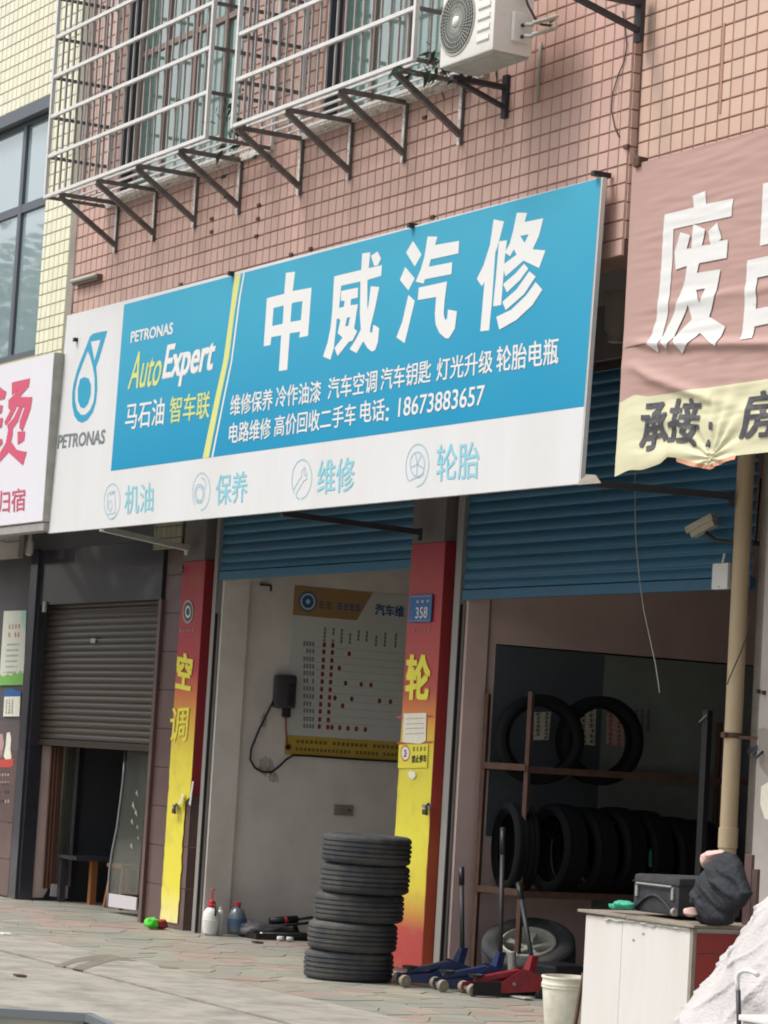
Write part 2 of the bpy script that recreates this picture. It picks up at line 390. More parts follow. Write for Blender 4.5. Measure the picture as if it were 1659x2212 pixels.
apron = ap.build('concrete_apron', M_conc, kind='structure')
pv = MB().box(-40, 10, YP, 10.6, -.015, -.006)
for pts in (((300, 1335), (420, 1290), (560, 1268), (620, 1272), (770, 1306), (640, 1300), (540, 1330), (460, 1358), (400, 1345), (520, 1300), (420, 1312), (350, 1340)), ((880, 1330), (1010, 1342), (1000, 1350), (900, 1345))):
    MB().poly([[onZ(BL(*p), .0022) for p in pts]]).build('oil_stain', mat('oil_stain', '6A6458', .7, dirt=.6, dscale=9, dcol='8E8879'), apron, fix=False)
pavement = pv.build('pavement', M_mort, kind='structure')
# crazy paving: Voronoi stones clipped one against another
seeds = []
X0, X1 = -25.2, -13.2
while len(seeds) < 470:
    p = Vector((X0 + rnd() * (X1 - X0), YP + rnd() * (10.55 - YP), 0))
    if all((p - s_).length > .17 for s_ in seeds): seeds.append(p)
    elif rnd() < .01 and len(seeds) > 400: break
def cell(p, others):
    poly = [Vector((p.x - .6, p.y - .6, 0)), Vector((p.x + .6, p.y - .6, 0)), Vector((p.x + .6, p.y + .6, 0)), Vector((p.x - .6, p.y + .6, 0))]
    planes = [(((p + o) / 2), (o - p).normalized(), .004) for o in others] + [(Vector((0, YP + .01, 0)), Vector((0, -1, 0)), 0), (Vector((0, 10.55, 0)), Vector((0, 1, 0)), 0)]
    for c, n, gsz in planes:
        out = []
        for i in range(len(poly)):
            a, b = poly[i], poly[(i + 1) % len(poly)]; da = (a - c).dot(n) + gsz; db = (b - c).dot(n) + gsz
            if da <= 0: out.append(a)
            if (da < 0) != (db < 0): out.append(a + (b - a) * (da / (da - db)))
        poly = out
        if len(poly) < 3: return None
    return poly
order = sorted(seeds, key=lambda s_: (s_ - Vector((-13.5, 8, 0))).length)
rest = {0: MB(), 1: MB(), 2: MB()}
for i, p in enumerate(order):
    near = [o for o in seeds if o is not p and (o - p).length < 1.1]
    c = cell(p, near)
    if not c: continue
    k = (1 if noise.noise(p * .9 + Vector((5, 0, 0))) > .12 else 0) if rnd() < .7 else random.choice((0, 1, 2))
    h = -.002 + rnd() * .004
    top = [Vector((v.x, v.y, h)) for v in c]
    mb = rest[k] if i >= 300 else MB()
    mb.prism([Vector((v.x, v.y, -.008)) for v in c], (0, 0, .008 + h))
    if i < 300: mb.build('paving_stone', M_st[k], pavement, org=(p.x, p.y, 0))
for k in rest:
    if rest[k].v: rest[k].build('paving_stones', M_st[k], pavement, kind='stuff')
for (nm, x0, x1, y1) in (('shop_floor', -20.86, -17.68, 13.4), ('garage_floor', -16.95, -13.6, 16.5), ('diner_floor', -24.7, -21.9, 13.0)):
    MB().box(x0, x1, 10.6, y1, -.02, -.002).build(nm, M_cement, kind='structure')

# ------------------------------------------------------------------ tiled walls
def tile_mesh(name, w, h, t, m):
    b = .0035; mb = MB()
    vs = [(-w / 2, 0, -h / 2), (w / 2, 0, -h / 2), (w / 2, 0, h / 2), (-w / 2, 0, h / 2),
          (-w / 2 + b, -t, -h / 2 + b), (w / 2 - b, -t, -h / 2 + b), (w / 2 - b, -t, h / 2 - b), (-w / 2 + b, -t, h / 2 - b)]
    me = bpy.data.meshes.new(name); me.from_pydata(vs, [], [(4, 5, 6, 7), (0, 1, 5, 4), (1, 2, 6, 5), (2, 3, 7, 6), (3, 0, 4, 7)]); me.materials.append(m); me.update()
    return me, vs
FACES5 = [(4, 5, 6, 7), (0, 1, 5, 4), (1, 2, 6, 5), (2, 3, 7, 6), (3, 0, 4, 7)]
def tile_wall(parent, x0, x1, z0, z1, Y, px, pz, phx, phz, m, near, nparts=300, holes=(), gap=.0075, ext=((), ())):
    me, vs = tile_mesh('tile', px - gap, pz - gap, .006, m); cells = []
    i0 = math.ceil((x0 - phx) / px); i1 = math.floor((x1 - phx) / px); k0 = math.floor((z0 - phz) / pz); k1 = math.floor((z1 - phz) / pz)
    cut = MB()
    for i in range(i0 - 1, i1 + 1):
        for k in range(k0, k1 + 1):
            a, b, c, d = max(phx + i * px, x0), min(phx + (i + 1) * px, x1), max(phz + k * pz, z0), min(phz + (k + 1) * pz, z1)
            if b - a < .015 or d - c < .015: continue
            cx, cz = (a + b) / 2, (c + d) / 2; skip = False
            for h in holes:
                if a < h[1] and b > h[0] and c < h[3] and d > h[2]:
                    if h[0] <= cx <= h[1] and h[2] <= cz <= h[3]: skip = True
                    elif cx < h[0]: b = min(b, h[0])
                    elif cx > h[1]: a = max(a, h[1])
                    elif cz < h[2]: d = min(d, h[2])
                    else: c = max(c, h[3])
            if skip or b - a < .015 or d - c < .015: continue
            full = abs(b - a - px) < 1e-4 and abs(d - c - pz) < 1e-4
            cells.append(((a + b) / 2, (c + d) / 2, b - a, d - c, full))
    P = Vector(near); vis = lambda c: (Vector((c[0], Y, c[1])) - P).length
    cells.sort(key=vis); n = 0; st = MB()
    for cx, cz, w, h, full in cells:
        if full and n < nparts: link('tile', me, parent, (cx, Y, cz)); n += 1
        else:
            j = rnd() * .0015
            st.add([(cx + v[0] * (w - gap) / (px - gap), Y + v[1] - (j if v[1] < 0 else 0), cz + v[2] * (h - gap) / (pz - gap)) for v in vs], FACES5)
    if st.v: st.build('tiles', m, parent, fix=False, kind='stuff')
def wall_with_holes(mb, x0, x1, z0, z1, Y, holes, th=.25):
    xs_ = sorted({x0, x1, *[min(max(v, x0), x1) for h in holes for v in h[:2]]}); zs_ = sorted({z0, z1, *[min(max(v, z0), z1) for h in holes for v in h[2:]]})
    for i in range(len(xs_) - 1):
        for k in range(len(zs_) - 1):
            cx, cz = (xs_[i] + xs_[i + 1]) / 2, (zs_[k] + zs_[k + 1]) / 2
            if any(h[0] < cx < h[1] and h[2] < cz < h[3] for h in holes): continue
            mb.box(xs_[i], xs_[i + 1], Y, Y + th, zs_[k], zs_[k + 1])
ZB = 4.49      # underside of the upper storeys
pink = thing('pink_tiled_building', 'pink tiled building behind the window cages and above the big blue shop sign', 'building', (-18, 9.2, 0))
WIN = [(-21.03, -18.86, 5.93, 8.2), (-17.5, -15.55, 5.93, 8.2)]
w = MB(); wall_with_holes(w, -21.86, -13.585, ZB, 9.2, YF, WIN); w.build('wall', M_grout, pink)
tile_wall(pink, -21.84, -13.59, ZB, 8.9, YF, .11, .11, -15.003, 5.032, M_tile, (-13.6, YF, 5.0), 300, WIN)
MB().box(-21.98, -21.862, YF - .004, YF + .25, ZB, 9.2).build('cement_joint', M_cement, pink)
# set back right-hand stretch of wall
wr = thing('peach_tiled_wall', 'set back peach tiled wall rising behind the faded pink banner', 'wall', (-12.5, 9.3, 0))
MB().box(-13.584, -9, YF + .05, YF + .24, ZB + .2, 9.2).build('wall', M_grout, wr)
tile_wall(wr, -13.575, -9.5, ZB + .2, 8.9, YF + .05, .112, .108, -13.56, 4.94, M_tile_r, (-13.2, YF, 5.5), 300)
edge = MB()
for k in range(40):
    z = ZB + .1 + k * .11
    edge.box(-13.583, -13.577, YF + .002, YF + .048, z, z + .101)
edge.build('corner_tiles', M_tile_r, pink, kind='stuff')
# soffit, upper shop front wall
MB().box(-21.86, -9, YF + .25, YS + .9, ZB + .03, ZB + .2).build('soffit', M_plaster_up, pink)
up = MB(); up.box(-17.68, -17.22, YS + .03, YS + .129, 3.05, ZB + .03); up.box(-21.54, -21.125, YS + .03, YS + .129, 3.05, ZB + .03)
up.box(-20.87, -17.68, YS + .01, YS + .05, 4.16, ZB + .03); up.box(-16.96, -13.62, YS + .01, YS + .05, 4.16, ZB + .03)
up.build('upper_shop_wall', M_plaster_up, pink)
# yellow building
yel = thing('yellow_tiled_building', 'pale yellow tiled building with a large grey glass window at the left', 'building', (-24, 9.2, 0))
YW = (-26.5, -22.6, 4.78, 7.0)
w = MB(); wall_with_holes(w, -28, -21.985, ZB, 10.5, YF, [YW]); w.build('wall', M_ygrout, yel)
tile_wall(yel, -27, -21.99, ZB, 9.6, YF, .105, .105, -22.0, 4.98, M_ytile, (-22.2, YF, 6.8), 300, [YW])
MB().box(-28, -21.9, YF + .25, YS + .5, ZB, ZB + .2).build('soffit', M_plaster_up, yel)
# bodies behind
bd = MB(); bd.box(-21.86, -9, YF + .9, 20, ZB + .21, 9.1); bd.build('body', M_plaster_up, pink)
bd = MB(); bd.box(-28, -21.9, YF + .9, 20, ZB + .21, 10.4); bd.build('body', M_plaster_up, yel)

# windows ------------------------------------------------------------
def window(parent, x0, x1, z0, z1, Y, frames, fm, glass, bars_x, bars_z, t=.045, tint=None):
    f = MB(); f.box(x0, x0 + t, Y, Y + .05, z0, z1); f.box(x1 - t, x1, Y, Y + .05, z0, z1); f.box(x0 + t, x1 - t, Y, Y + .05, z0, z0 + t); f.box(x0 + t, x1 - t, Y, Y + .05, z1 - t, z1)
    xs_ = [x0] + list(bars_x) + [x1]; zs_ = [z0] + list(bars_z) + [z1]
    for x in bars_x: f.box(x - t / 2, x + t / 2, Y + .001, Y + .05, z0 + t, z1 - t)
    for z in bars_z: f.box(x0 + t, x1 - t, Y + .003, Y + .048, z - t / 2, z + t / 2)
    fr = f.build('window', fm, parent)
    for i in range(len(xs_) - 1):
        for k in range(len(zs_) - 1):
            MB().box(xs_[i] + .01, xs_[i + 1] - .01, Y + .02 + .003 * i, Y + .026 + .003 * i, zs_[k] + .01, zs_[k + 1] - .01).build('pane', glass, fr)
    return fr
for k, (x0, x1, z0, z1) in enumerate(WIN):
    for xa in (x0 - .001, x1 - .02): MB().box(xa, xa + .021, YF + .002, YF + .2, z0, z1).build('window_reveal', M_dkframe, pink)
    n = (x1 - x0) / 4
    window(pink, x0 + .02, x1 - .02, z0, z1, YF + .1, 0, M_brframe, M_gglass, [x0 + n, x0 + 2 * n, x0 + 3 * n], [7.12])
    MB().box(x0 - .1, x1 + .1, YF - .09, YF + .1, z0 - .05, z0 - .002).build('window_sill', M_flake, pink)
window(yel, YW[0], YW[1], YW[2], YW[3], YF + .06, 0, M_alframe, M_yglass, [-25.2, -24.28, -23.37], [6.17], t=.075)
MB().box(YW[0], YW[1] + .0, YF - .02, YF + .05, YW[3] - .04, YW[3] + .07).build('window_head', M_alframe, yel)

# ------------------------------------------------------------------ window cages
def cage(label, x0, x1, zt, brx, rear_x1=None):
    YO = YF - .55; Z0 = 5.88
    c = thing('window_cage', label, 'window cage', ((x0 + x1) / 2, YO + .27, Z0), 'steel cages over the upper windows')
    zs_ = [Z0 + .33 * i for i in range(0, 9) if Z0 + .33 * i < zt + .1]
    t = .026
    for z in zs_:
        MB().bar((x0, YO, z), (x1, YO, z), t, t).build('rail', M_galv, c)
        for X in (x0, x1): MB().bar((X, YO + .015, z - .004), (X, YF, z - .004), .024).build('side_rail', M_rustst, c)
    for X in (x0, x1):
        MB().bar((X, YO - .002, Z0 - .015), (X, YO - .002, zt), t + .004).build('post', M_galv, c)
        MB().bar((X, YF - .02, Z0 - .015), (X, YF - .02, zt), t).build('post', M_galv, c)
    n = int((x1 - x0) / .118)
    for i in range(1, n):
        X = x0 + (x1 - x0) * i / n
        MB().bar((X, YO + .016, Z0), (X, YO + .016, zt), .014).build('bar', M_galv2, c)
    for X in (x0, x1):
        for i in range(1, 5): MB().bar((X, YO + .55 * i / 5, Z0), (X, YO + .55 * i / 5, zt), .014).build('bar', M_galv2, c)
    for i in range(1, 5):
        MB().bar((x0, YO + .55 * i / 5, Z0 + .02), (x1, YO + .55 * i / 5, Z0 + .02), .016).build('floor_bar', M_galv, c)
    MB().box(x0, x1, YF - .03, YF - .005, Z0 - .02, Z0 + .03).build('ledge', M_flake, c)
    for X in brx:
        MB().bar((X, YO + .02, Z0 - .012), (X, YF - .01, Z0 - .012), .03).build('floor_joist', M_rustst, c)
        br = MB().bar((X, YO + .02, Z0 - .03), (X, YF - .015, 5.52), .036).build('bracket', M_rustst, c)
        MB().bar((X + .014, YF - .014, Z0 - .02), (X + .014, YF - .014, 5.455), .012, .03).build('wall_plate', M_rustst, br)
        MB().bar((X - .014, YF - .02, Z0 - .03), (X - .014, YF - .02, 5.46), .034, .012).build('plate_flange', M_flake, br)
    return c
cage('longer left window cage of welded steel bars, no air conditioner beside it', -21.24, -18.24, 8.6, (-20.99, -20.25, -19.5, -18.74))
cage('right window cage of welded steel bars, next to the air conditioner', -17.80, -15.24, 8.2, (-17.76, -17.02, -16.26, -15.52))
streaks = MB()
for X in (-20.99, -20.25, -19.5, -18.74, -17.76, -17.02, -16.26, -15.52, -14.98, -13.72):
    L_ = random.uniform(.12, .42); x = X + random.uniform(-.01, .02); w0 = random.uniform(.006, .012); z0 = 5.47 + (.05 if X > -15.2 else 0)
    for k in range(6):
        t0, t1 = k / 6, (k + .93) / 6; wa = w0 * (1 - t0 * .6)
        streaks.add([(x - wa, YF - .0068, z0 - L_ * t0), (x + wa, YF - .0068, z0 - L_ * t0), (x + wa * .8, YF - .0068, z0 - L_ * t1), (x - wa * .8, YF - .0068, z0 - L_ * t1)], [(0, 1, 2, 3)])
streaks.build('rust_runs', mat('rust_run', 'A47C6C', .8, dirt=.7, dscale=14, dcol='C09A8C'), pink, fix=False, kind='stuff')
# plants in the cages
def leafy(label, c, n, size, spread):
    mb = MB()
    for i in range(n):
        p = Vector(c) + Vector((random.gauss(0, spread[0]), random.gauss(0, spread[1]), random.gauss(0, spread[2])))
        d = Vector((random.uniform(-1, 1), random.uniform(-1, .6), random.uniform(-1.2, .5))).normalized(); s_ = d.cross(Vector((rnd(), rnd(), rnd()))).normalized()
        L_ = size * (.6 + rnd() * .8)
        mb.add([p, p + d * L_ * .45 + s_ * L_ * .16, p + d * L_, p + d * L_ * .45 - s_ * L_ * .16], [(0, 1, 2, 3)])
    pt = thing('trailing_plant', label, 'plant', c)
    mb.build('foliage', M_leaf2, pt, fix=False)
    MB().lathe([(.001, 0), (.05, 0), (.065, .09), (.055, .09), (.05, .02), (.001, .02)], (c[0], c[1] + .06, c[2] - .02), n=14).build('pot', M_bstone, pt)
leafy('green trailing plant in the corner of the right cage below the air conditioner', (-15.22, YF - .3, 5.88), 120, .10, (.13, .1, .05))
leafy('small green plant at the right end of the left cage', (-18.33, YF - .3, 6.0), 60, .09, (.05, .08, .16))

# ------------------------------------------------------------------ air conditioner
ac = thing('air_conditioner', 'white outdoor air conditioner with round fan grille beside the right cage', 'air conditioner', (-14.6, YF - .4, 5.75))
ax0, ax1, az0, az1, ay0, ay1 = -14.915, -14.285, 5.755, 6.33, YF - .55, YF - .27
MB().box(ax0, ax1, ay0, ay1, az0, az1, .014).build('casing', M_acw, ac, smooth=30)
MB().box(ax0 + .02, ax1 - .02, ay0 + .02, ay1 - .01, az0 - .012, az0 + .001).build('base_pan', M_acpan, ac)
fc = Vector((-14.72, ay0, 6.01)); R0 = .205
MB().lathe([(R0 - .012, -.004), (R0 + .006, -.006), (R0 + .01, .004), (R0 - .012, .004)], fc, 'Y', 48, True).build('grille_rim', M_acpan, ac, smooth=40)
MB().lathe([(.001, .001), (R0 - .012, .001)], fc + Vector((0, -.003, 0)), 'Y', 48).build('fan_opening', M_acd, ac)
gr = MB()
for k in range(44):
    a = 2 * math.pi * k / 44
    gr.bar(fc + Vector((math.cos(a) * .04, -.009, math.sin(a) * .04)), fc + Vector((math.cos(a + .55) * (R0 - .01), -.009, math.sin(a + .55) * (R0 - .01))), .0045)
for r in (.07, .1, .13, .16, .185): gr.lathe([(r, -.013), (r + .003, -.013), (r + .003, -.009), (r, -.009)], fc, 'Y', 40, True)
gr.build('grille', M_acg, ac)
MB().lathe([(.001, -.02), (.032, -.018), (.036, -.01)], fc, 'Y', 24).build('grille_hub', M_letter, ac, smooth=True)
for k in range(7):
    z = 5.83 + k * .068; MB().box(-14.47, -14.33, ay0 - .006, ay0 + .001, z, z + .03, .003).build('louvre', M_acw, ac)
    MB().box(-14.472, -14.328, ay0 - .0035, ay0 + .0005, z - .008, z - .001).build('louvre_slot', M_acpan, ac)
bdg = MB(); text(bdg, '||||', (-14.46, ay0 - .004, 6.32), (-14.36, ay0 - .004, 6.32), (-14.46, ay0 - .004, 6.29), .02); bdg.build('badge', M_sred, ac)
vc = MB().box(ax1, ax1 + .035, ay0 + .12, ay0 + .24, az0 + .07, az0 + .25, .008).build('valve_cover', M_acw, ac)
for dz in (.10, .17): MB().tube([(ax1 + .03, ay0 + .18, az0 + dz), (ax1 + .075, ay0 + .18, az0 + dz)], .012, 10).build('valve', M_acd, ac, smooth=True)
MB().box(ax1, ax1 + .02, ay0 + .16, ay0 + .22, az0 + .36, az0 + .42).build('terminal', M_acd, ac)
MB().tube([(ax1 + .02, ay0 + .19, az0 + .38), (ax1 + .05, ay0 + .2, az0 + .3), (ax1 + .09, ay1 - .03, az0 + .19), (ax1 + .1, ay1 + .0, az0 + .18), (ax1 + .06, ay1 + .1, az0 + .2)], .008, 8).build('cable', M_acd, ac, smooth=True)
for dz, o in ((.10, 0), (.17, .03)):
    MB().tube([(ax1 + .07, ay0 + .18, az0 + dz), (ax1 + .12, ay0 + .2, az0 + dz - .01), (ax1 + .13, ay1 - .08, az0 + dz - .0), (ax1 + .15, ay1 + .0, az0 + dz + .03), (ax1 + .13, ay1 + .08, az0 + dz + .07), (ax1 + .03, ay1 + .1, az0 + .2 + o)], .013, 8).build('refrigerant_pipe', M_acpan, ac, smooth=True)
MB().tube([onY(T3(385, 235), YF - .02), onY(T3(375, 400), YF - .02), onY(T3(366, 565), YF - .02)], .009, 8).build('drain_pipe', M_acpan, ac, smooth=True)
def ac_bracket(label, X, YO_, ztop, zbot, w_=.045):
    b = thing('wall_bracket', label, 'bracket', (X, YF, zbot), 'black iron wall brackets')
    MB().bar((X, YF - .02, ztop + .08), (X, YF - .02, zbot), w_ + .006, .03).build('upright', M_dark, b)
    MB().bar((X, YO_, ztop), (X, YF - .03, ztop), w_, .03).build('arm', M_dark, b)
    MB().bar((X, YO_ + .05, ztop - .02), (X, YF - .03, zbot + .07), w_ * .8, .025).build('brace', M_dark, b)
    return b
ac_bracket('black iron bracket holding up the air conditioner', -14.98, YF - .42, 5.735, 5.54)
pB = onY(T3(950, 240), YF); pA = onY(T3(945, 30), YF)
ac_bracket('lone empty black iron bracket at the top right of the wall', pB.x, YF - .62, pA.z, pB.z, .06)
pp = MB().tube([onY(T3(p[0], p[1]), YF - .015) for p in ((845, 60), (868, 250), (855, 340), (820, 420), (790, 520), (782, 620), (800, 710), (826, 768))], .004, 6)
tag(pp.build('loose_wire', M_dark, smooth=True), 'thin loose black wire dangling on the pink wall below the lone bracket', 'wire')
px_ = onY(T3(1408, 30), YF + .03)
rp = thing('rusty_pipe_stub', 'rusty pipe stub on the peach wall with a long rust stain under it', 'pipe', (px_.x, YF + .1, 6))
MB().tube([(px_.x - .12, YF - .05, px_.z + .5), (px_.x - .03, YF + .03, px_.z + .16), (px_.x, YF + .09, px_.z)], .016, 8).build('pipe', M_cement, rp, smooth=True)
MB().bar((px_.x + .003, YF + .1, px_.z + .05), (px_.x + .003, YF + .1, px_.z - .08), .022, .02).build('collar', M_rust, rp)
M_stain = mat('rust_stain', '9C7466', .8, dirt=.8, dscale=6, dcol='B98E70', streak=True)
MB().box(px_.x - .006, px_.x + .012, YF + .0405, YF + .0425, px_.z - .62, px_.z - .1).build('rust_streak', M_stain, rp)
# small wall plug on the left
a_, b_ = onY(T1(420, 1585), YF - .03), onY(T1(560, 1550), YF - .03)
wp = thing('broken_tube_lamp', 'broken dark tube lamp fixed on the pink wall over the white end of the sign', 'lamp', a_)
MB().bar(a_, b_, .05, .05).build('lamp_body', M_bstone, wp); MB().tube([a_ + Vector((0, -.03, .01)), b_ + Vector((0, -.03, .01))], .018, 8).build('lamp_tube', M_acpan, wp, smooth=True)
MB().tube([a_, a_ + Vector((-.02, 0, -.25)), onY(T1(418, 1748), YF - .05)], .003, 5).build('wire', M_dark, wp)
# anchor bolts
for i, p in enumerate([T2(1218, 658), T2(-0 + 290, 1148), T2(285, 1225), T2(25, 1225), T2(25, 1298), T2(275, 1322), T2(580, 1392), T2(470, 1425), T2(1262, 1215), T2(365, 925), T1(1015, 1592), T3(868, 820)]):
    c = onY(p, YF - .012); MB().box(c.x - .03, c.x + .015, YF - .018, YF, c.z - .01, c.z + .012).build('wall_plug', M_rust, pink)

# ------------------------------------------------------------------ the big blue sign (leans out a little at the bottom)
st, sb = Vector((-18, YF - .10, 3.572 + 1.478)), Vector((-18, YF - .145, 1.735 + 1.478))
sn = (st - sb).cross(Vector((1, 0, 0))).normalized()
if sn.y > 0: sn = -sn
def SP(p, lift=0.0): v = onP(p, st, sn); return v + sn * lift
def ds(f, pts): return [f(*p) for p in pts]
sTL, sTR, sBL, sBR = (SP(p) for p in ((145, 682), (1299, 383), (103, 1152), (1250, 1045)))
sign = thing('shop_sign', 'big blue and white car repair sign with four large white characters', 'shop sign', (sTL + sBR) / 2)
MB().prism([sTL, sTR, sBR, sBL], -sn * .03).build('sign_board', M_white, sign)
MB().bar(sTR + Vector((.004, .018, .0)), sBR + Vector((.004, .018, 0)), .012, .03).build('edge_frame', M_galv, sign)
C3 = q(200, 1000, 2.5523); A1 = q(850, 850, 3.318); A2 = q(1300, 650, 2.765); E1 = q(700, 800, 1.659); E2 = q(1592, 900, 1.659); I1 = q(300, 1500, 2.37); I2 = q(950, 1450, 2.212)
def panel(name, m, img, lift, parent=sign, hol=()):
    return MB().poly([[SP(p, lift) for p in img]] + [[SP(p, lift) for p in h] for h in hol]).build(name, m, parent, fix=False)
def lerp(a, b, t): return (a[0] + (b[0] - a[0]) * t, a[1] + (b[1] - a[1]) * t)
tB = ds(C3, [(560, 72)])[0]
topR = (1298.5, 384)
panel('blue_panel', M_blue, [tB, topR, (1261.5, 878), ds(C3, [(445, 1505)])[0]], .001)
ls = ds(C3, [(1513, -182), (1490, 0), (1465, 200), (1415, 560), (1350, 850), (1236, 1395)]); rs = ds(C3, [(1566, -194), (1535, 0), (1510, 150), (1465, 520), (1395, 850), (1290, 1390)])
panel('yellow_stripe', M_stripe, ls + rs[::-1], .0018)
wl = ds(C3, [(1588, -200), (1552, 0), (1532, 150), (1480, 560), (1420, 850), (1312, 1388)]); wr_ = ds(C3, [(1600, -202), (1564, 0), (1545, 150), (1492, 560), (1432, 850), (1326, 1387)])
panel('white_stripe', M_letter, wl + wr_[::-1], .0018)
outer = ds(C3, [(415, 298), (380, 302), (330, 312), (290, 322), (264, 348), (250, 385), (235, 425), (180, 565), (150, 650), (125, 745), (112, 830), (112, 940), (130, 1030), (160, 1075), (200, 1090), (245, 1065), (290, 1000), (318, 910), (329, 800), (326, 700), (318, 612), (350, 520), (385, 400)])
hA = ds(C3, [(272, 390), (355, 373), (340, 430), (303, 555), (290, 480)]); hB = ds(C3, [(247, 470), (266, 520), (290, 610), (305, 700), (305, 830), (295, 910), (265, 980), (225, 1020), (190, 1022), (155, 980), (137, 900), (137, 810), (160, 700), (205, 575)])
panel('drop_emblem', M_teal, outer, .001, hol=[hA, hB])
panel('drop_core', M_teal, [C3(*p) for p in [(180, 712), (215, 696), (255, 708), (275, 765), (272, 850), (250, 925), (215, 966), (182, 955), (161, 900), (160, 800)]], .001)
def stext(name, m, f, s, TL, TR, BL_, bold=.0, lift=.0022, P=None, parent=sign):
    P = P or SP
    mb = MB(); text(mb, s, P(f(*TL), lift), P(f(*TR), lift), P(f(*BL_), lift), bold); return mb.build(name, m, parent, fix=False)
stext('lettering', M_letter, C3, 'PETRONAS', (625, 307), (985, 226), (618, 402), .055)
stext('lettering', M_lime, C3, 'Auto', (650, 484), (918, 440), (592, 806), .012)
stext('lettering', M_letter, C3, 'Expert', (940, 425), (1365, 335), (878, 800), .035)
stext('lettering', M_letter, C3, '马石油', (585, 925), (915, 872), (568, 1152), .018)
stext('lettering', M_lime, C3, '智车联', (965, 868), (1308, 812), (948, 1098), .018)
stext('lettering', M_greyl, C3, 'PETRONAS', (10 - 12, 1198), (400, 1148), (-14, 1312), .05, .0015)
big = [
 [[(385, 235), (487, 222), (460, 440), (672, 400), (632, 940), (532, 960), (543, 895), (428, 912), (398, 1322), (305, 1335), (332, 935), (222, 955), (210, 1045), (135, 1058), (172, 520), (365, 470)],
  [(245, 630), (360, 600), (348, 805), (232, 832)], [(450, 575), (570, 550), (552, 765), (435, 787)]],
 [[(925, 275), (1460, 148), (1450, 268), (1298, 315), (1003, 380), (978, 640), (955, 750), (940, 900), (920, 1080), (882, 1208), (800, 1172), (850, 1020), (885, 850), (905, 640), (915, 450)]],
 [[(1240, 18), (1330, 5), (1298, 320), (1297, 640), (1310, 600), (1335, 385), (1430, 395), (1385, 620), (1330, 850), (1328, 900), (1352, 905), (1365, 815), (1430, 855), (1415, 1010), (1385, 1100), (1350, 1118), (1300, 1080), (1252, 1000), (1175, 1135), (1098, 1090), (1165, 985), (1225, 870), (1213, 700), (1220, 330)]],
 [[(1412, -5), (1450, 75), (1415, 150), (1375, 162), (1338, 45)]],
 [[(1003, 440), (1195, 400), (1190, 515), (1118, 530), (1108, 598), (1193, 588), (1150, 860), (1185, 890), (1130, 1000), (1095, 1005), (965, 1168), (930, 1078), (1020, 960), (965, 910), (995, 770), (985, 750), (940, 755), (950, 635), (1035, 615), (1045, 550), (1000, 550)], [(1070, 740), (1105, 730), (1085, 830), (1050, 835)]]]
bigB = [
 [[(262, 450), (342, 578), (278, 690), (198, 560)]], [[(190, 695), (278, 800), (220, 915), (140, 815)]], [[(220, 955), (280, 1010), (235, 1200), (185, 1405), (108, 1352), (165, 1200)]],
 [[(400, 410), (492, 412), (470, 490), (695, 450), (688, 568), (430, 625), (412, 693), (630, 650), (622, 762), (375, 810), (362, 850), (288, 832), (335, 720), (370, 600)]],
 [[(318, 888), (582, 830), (560, 1000), (550, 1130), (560, 1180), (575, 1190), (585, 1160), (590, 1092), (675, 1108), (655, 1270), (600, 1360), (570, 1362), (510, 1310), (475, 1230), (468, 1130), (480, 975), (308, 1005)]],
 [[(1015, 250), (1112, 270), (1050, 510), (1030, 560), (1000, 1000), (972, 1285), (890, 1295), (930, 830), (905, 875), (858, 805), (920, 680), (980, 490)]],
 [[(1065, 455), (1140, 445), (1120, 600), (1085, 1050), (1010, 1062), (1045, 700), (1058, 540)]],
 [[(1232, 188), (1328, 190), (1305, 275), (1480, 240), (1440, 400), (1380, 530), (1500, 540), (1440, 705), (1295, 635), (1125, 785), (1105, 700), (1115, 665), (1230, 580), (1205, 530), (1170, 595), (1120, 560), (1165, 480), (1200, 350)], [(1265, 405), (1342, 390), (1305, 470)]],
 [[(1300, 665), (1340, 710), (1260, 820), (1140, 932), (1105, 855), (1220, 755)]], [[(1350, 735), (1410, 785), (1300, 950), (1130, 1098), (1098, 1020), (1230, 905)]], [[(1410, 835), (1472, 908), (1380, 1050), (1230, 1190), (1070, 1280), (1042, 1160), (1180, 1095), (1320, 960)]]]
groups = [(A1, big[:1]), (A1, big[1:]), (A2, bigB[:5]), (A2, bigB[5:])]
for f, polys in groups:
    mb = MB()
    for i, lp in enumerate(polys): mb.poly([[SP(f(*p), .002 + .0004 * i) for p in l] for l in lp])
    mb.build('large_character', M_letter, sign, fix=False)
for f, s_, a, b, c in ((E1, '维修保养', (135, 888), (370, 848), (129, 1003)), (E1, '冷作油漆', (390, 838), (640, 803), (384, 956)), (E1, '汽车空调', (682, 790), (955, 742), (675, 912)),
                       (E1, '汽车钥匙', (978, 737), (1258, 684), (970, 862)), (E1, '灯光升级', (1290, 682), (1602, 628), (1284, 808)), (E2, '轮胎电瓶', (146, 450), (490, 396), (141, 592)),
                       (E1, '电路维修', (128, 1045), (360, 1010), (121, 1158)), (E1, '高价回收二手车', (382, 1003), (836, 930), (375, 1120)), (E1, '电话', (862, 920), (996, 903), (857, 1042)),
                       (E1, '18673883657', (1078, 902), (1556, 828), (1070, 1008))):
    stext('lettering', M_letter, f, s_, a, b, c, .018)
for a in ((1003, 957), (1000, 1012)):
    panel('colon_dot', M_letter, [E1(a[0] + dx, a[1] + dy) for dx, dy in ((0, 0), (15, -2), (14, 16), (-1, 18))], .0022)
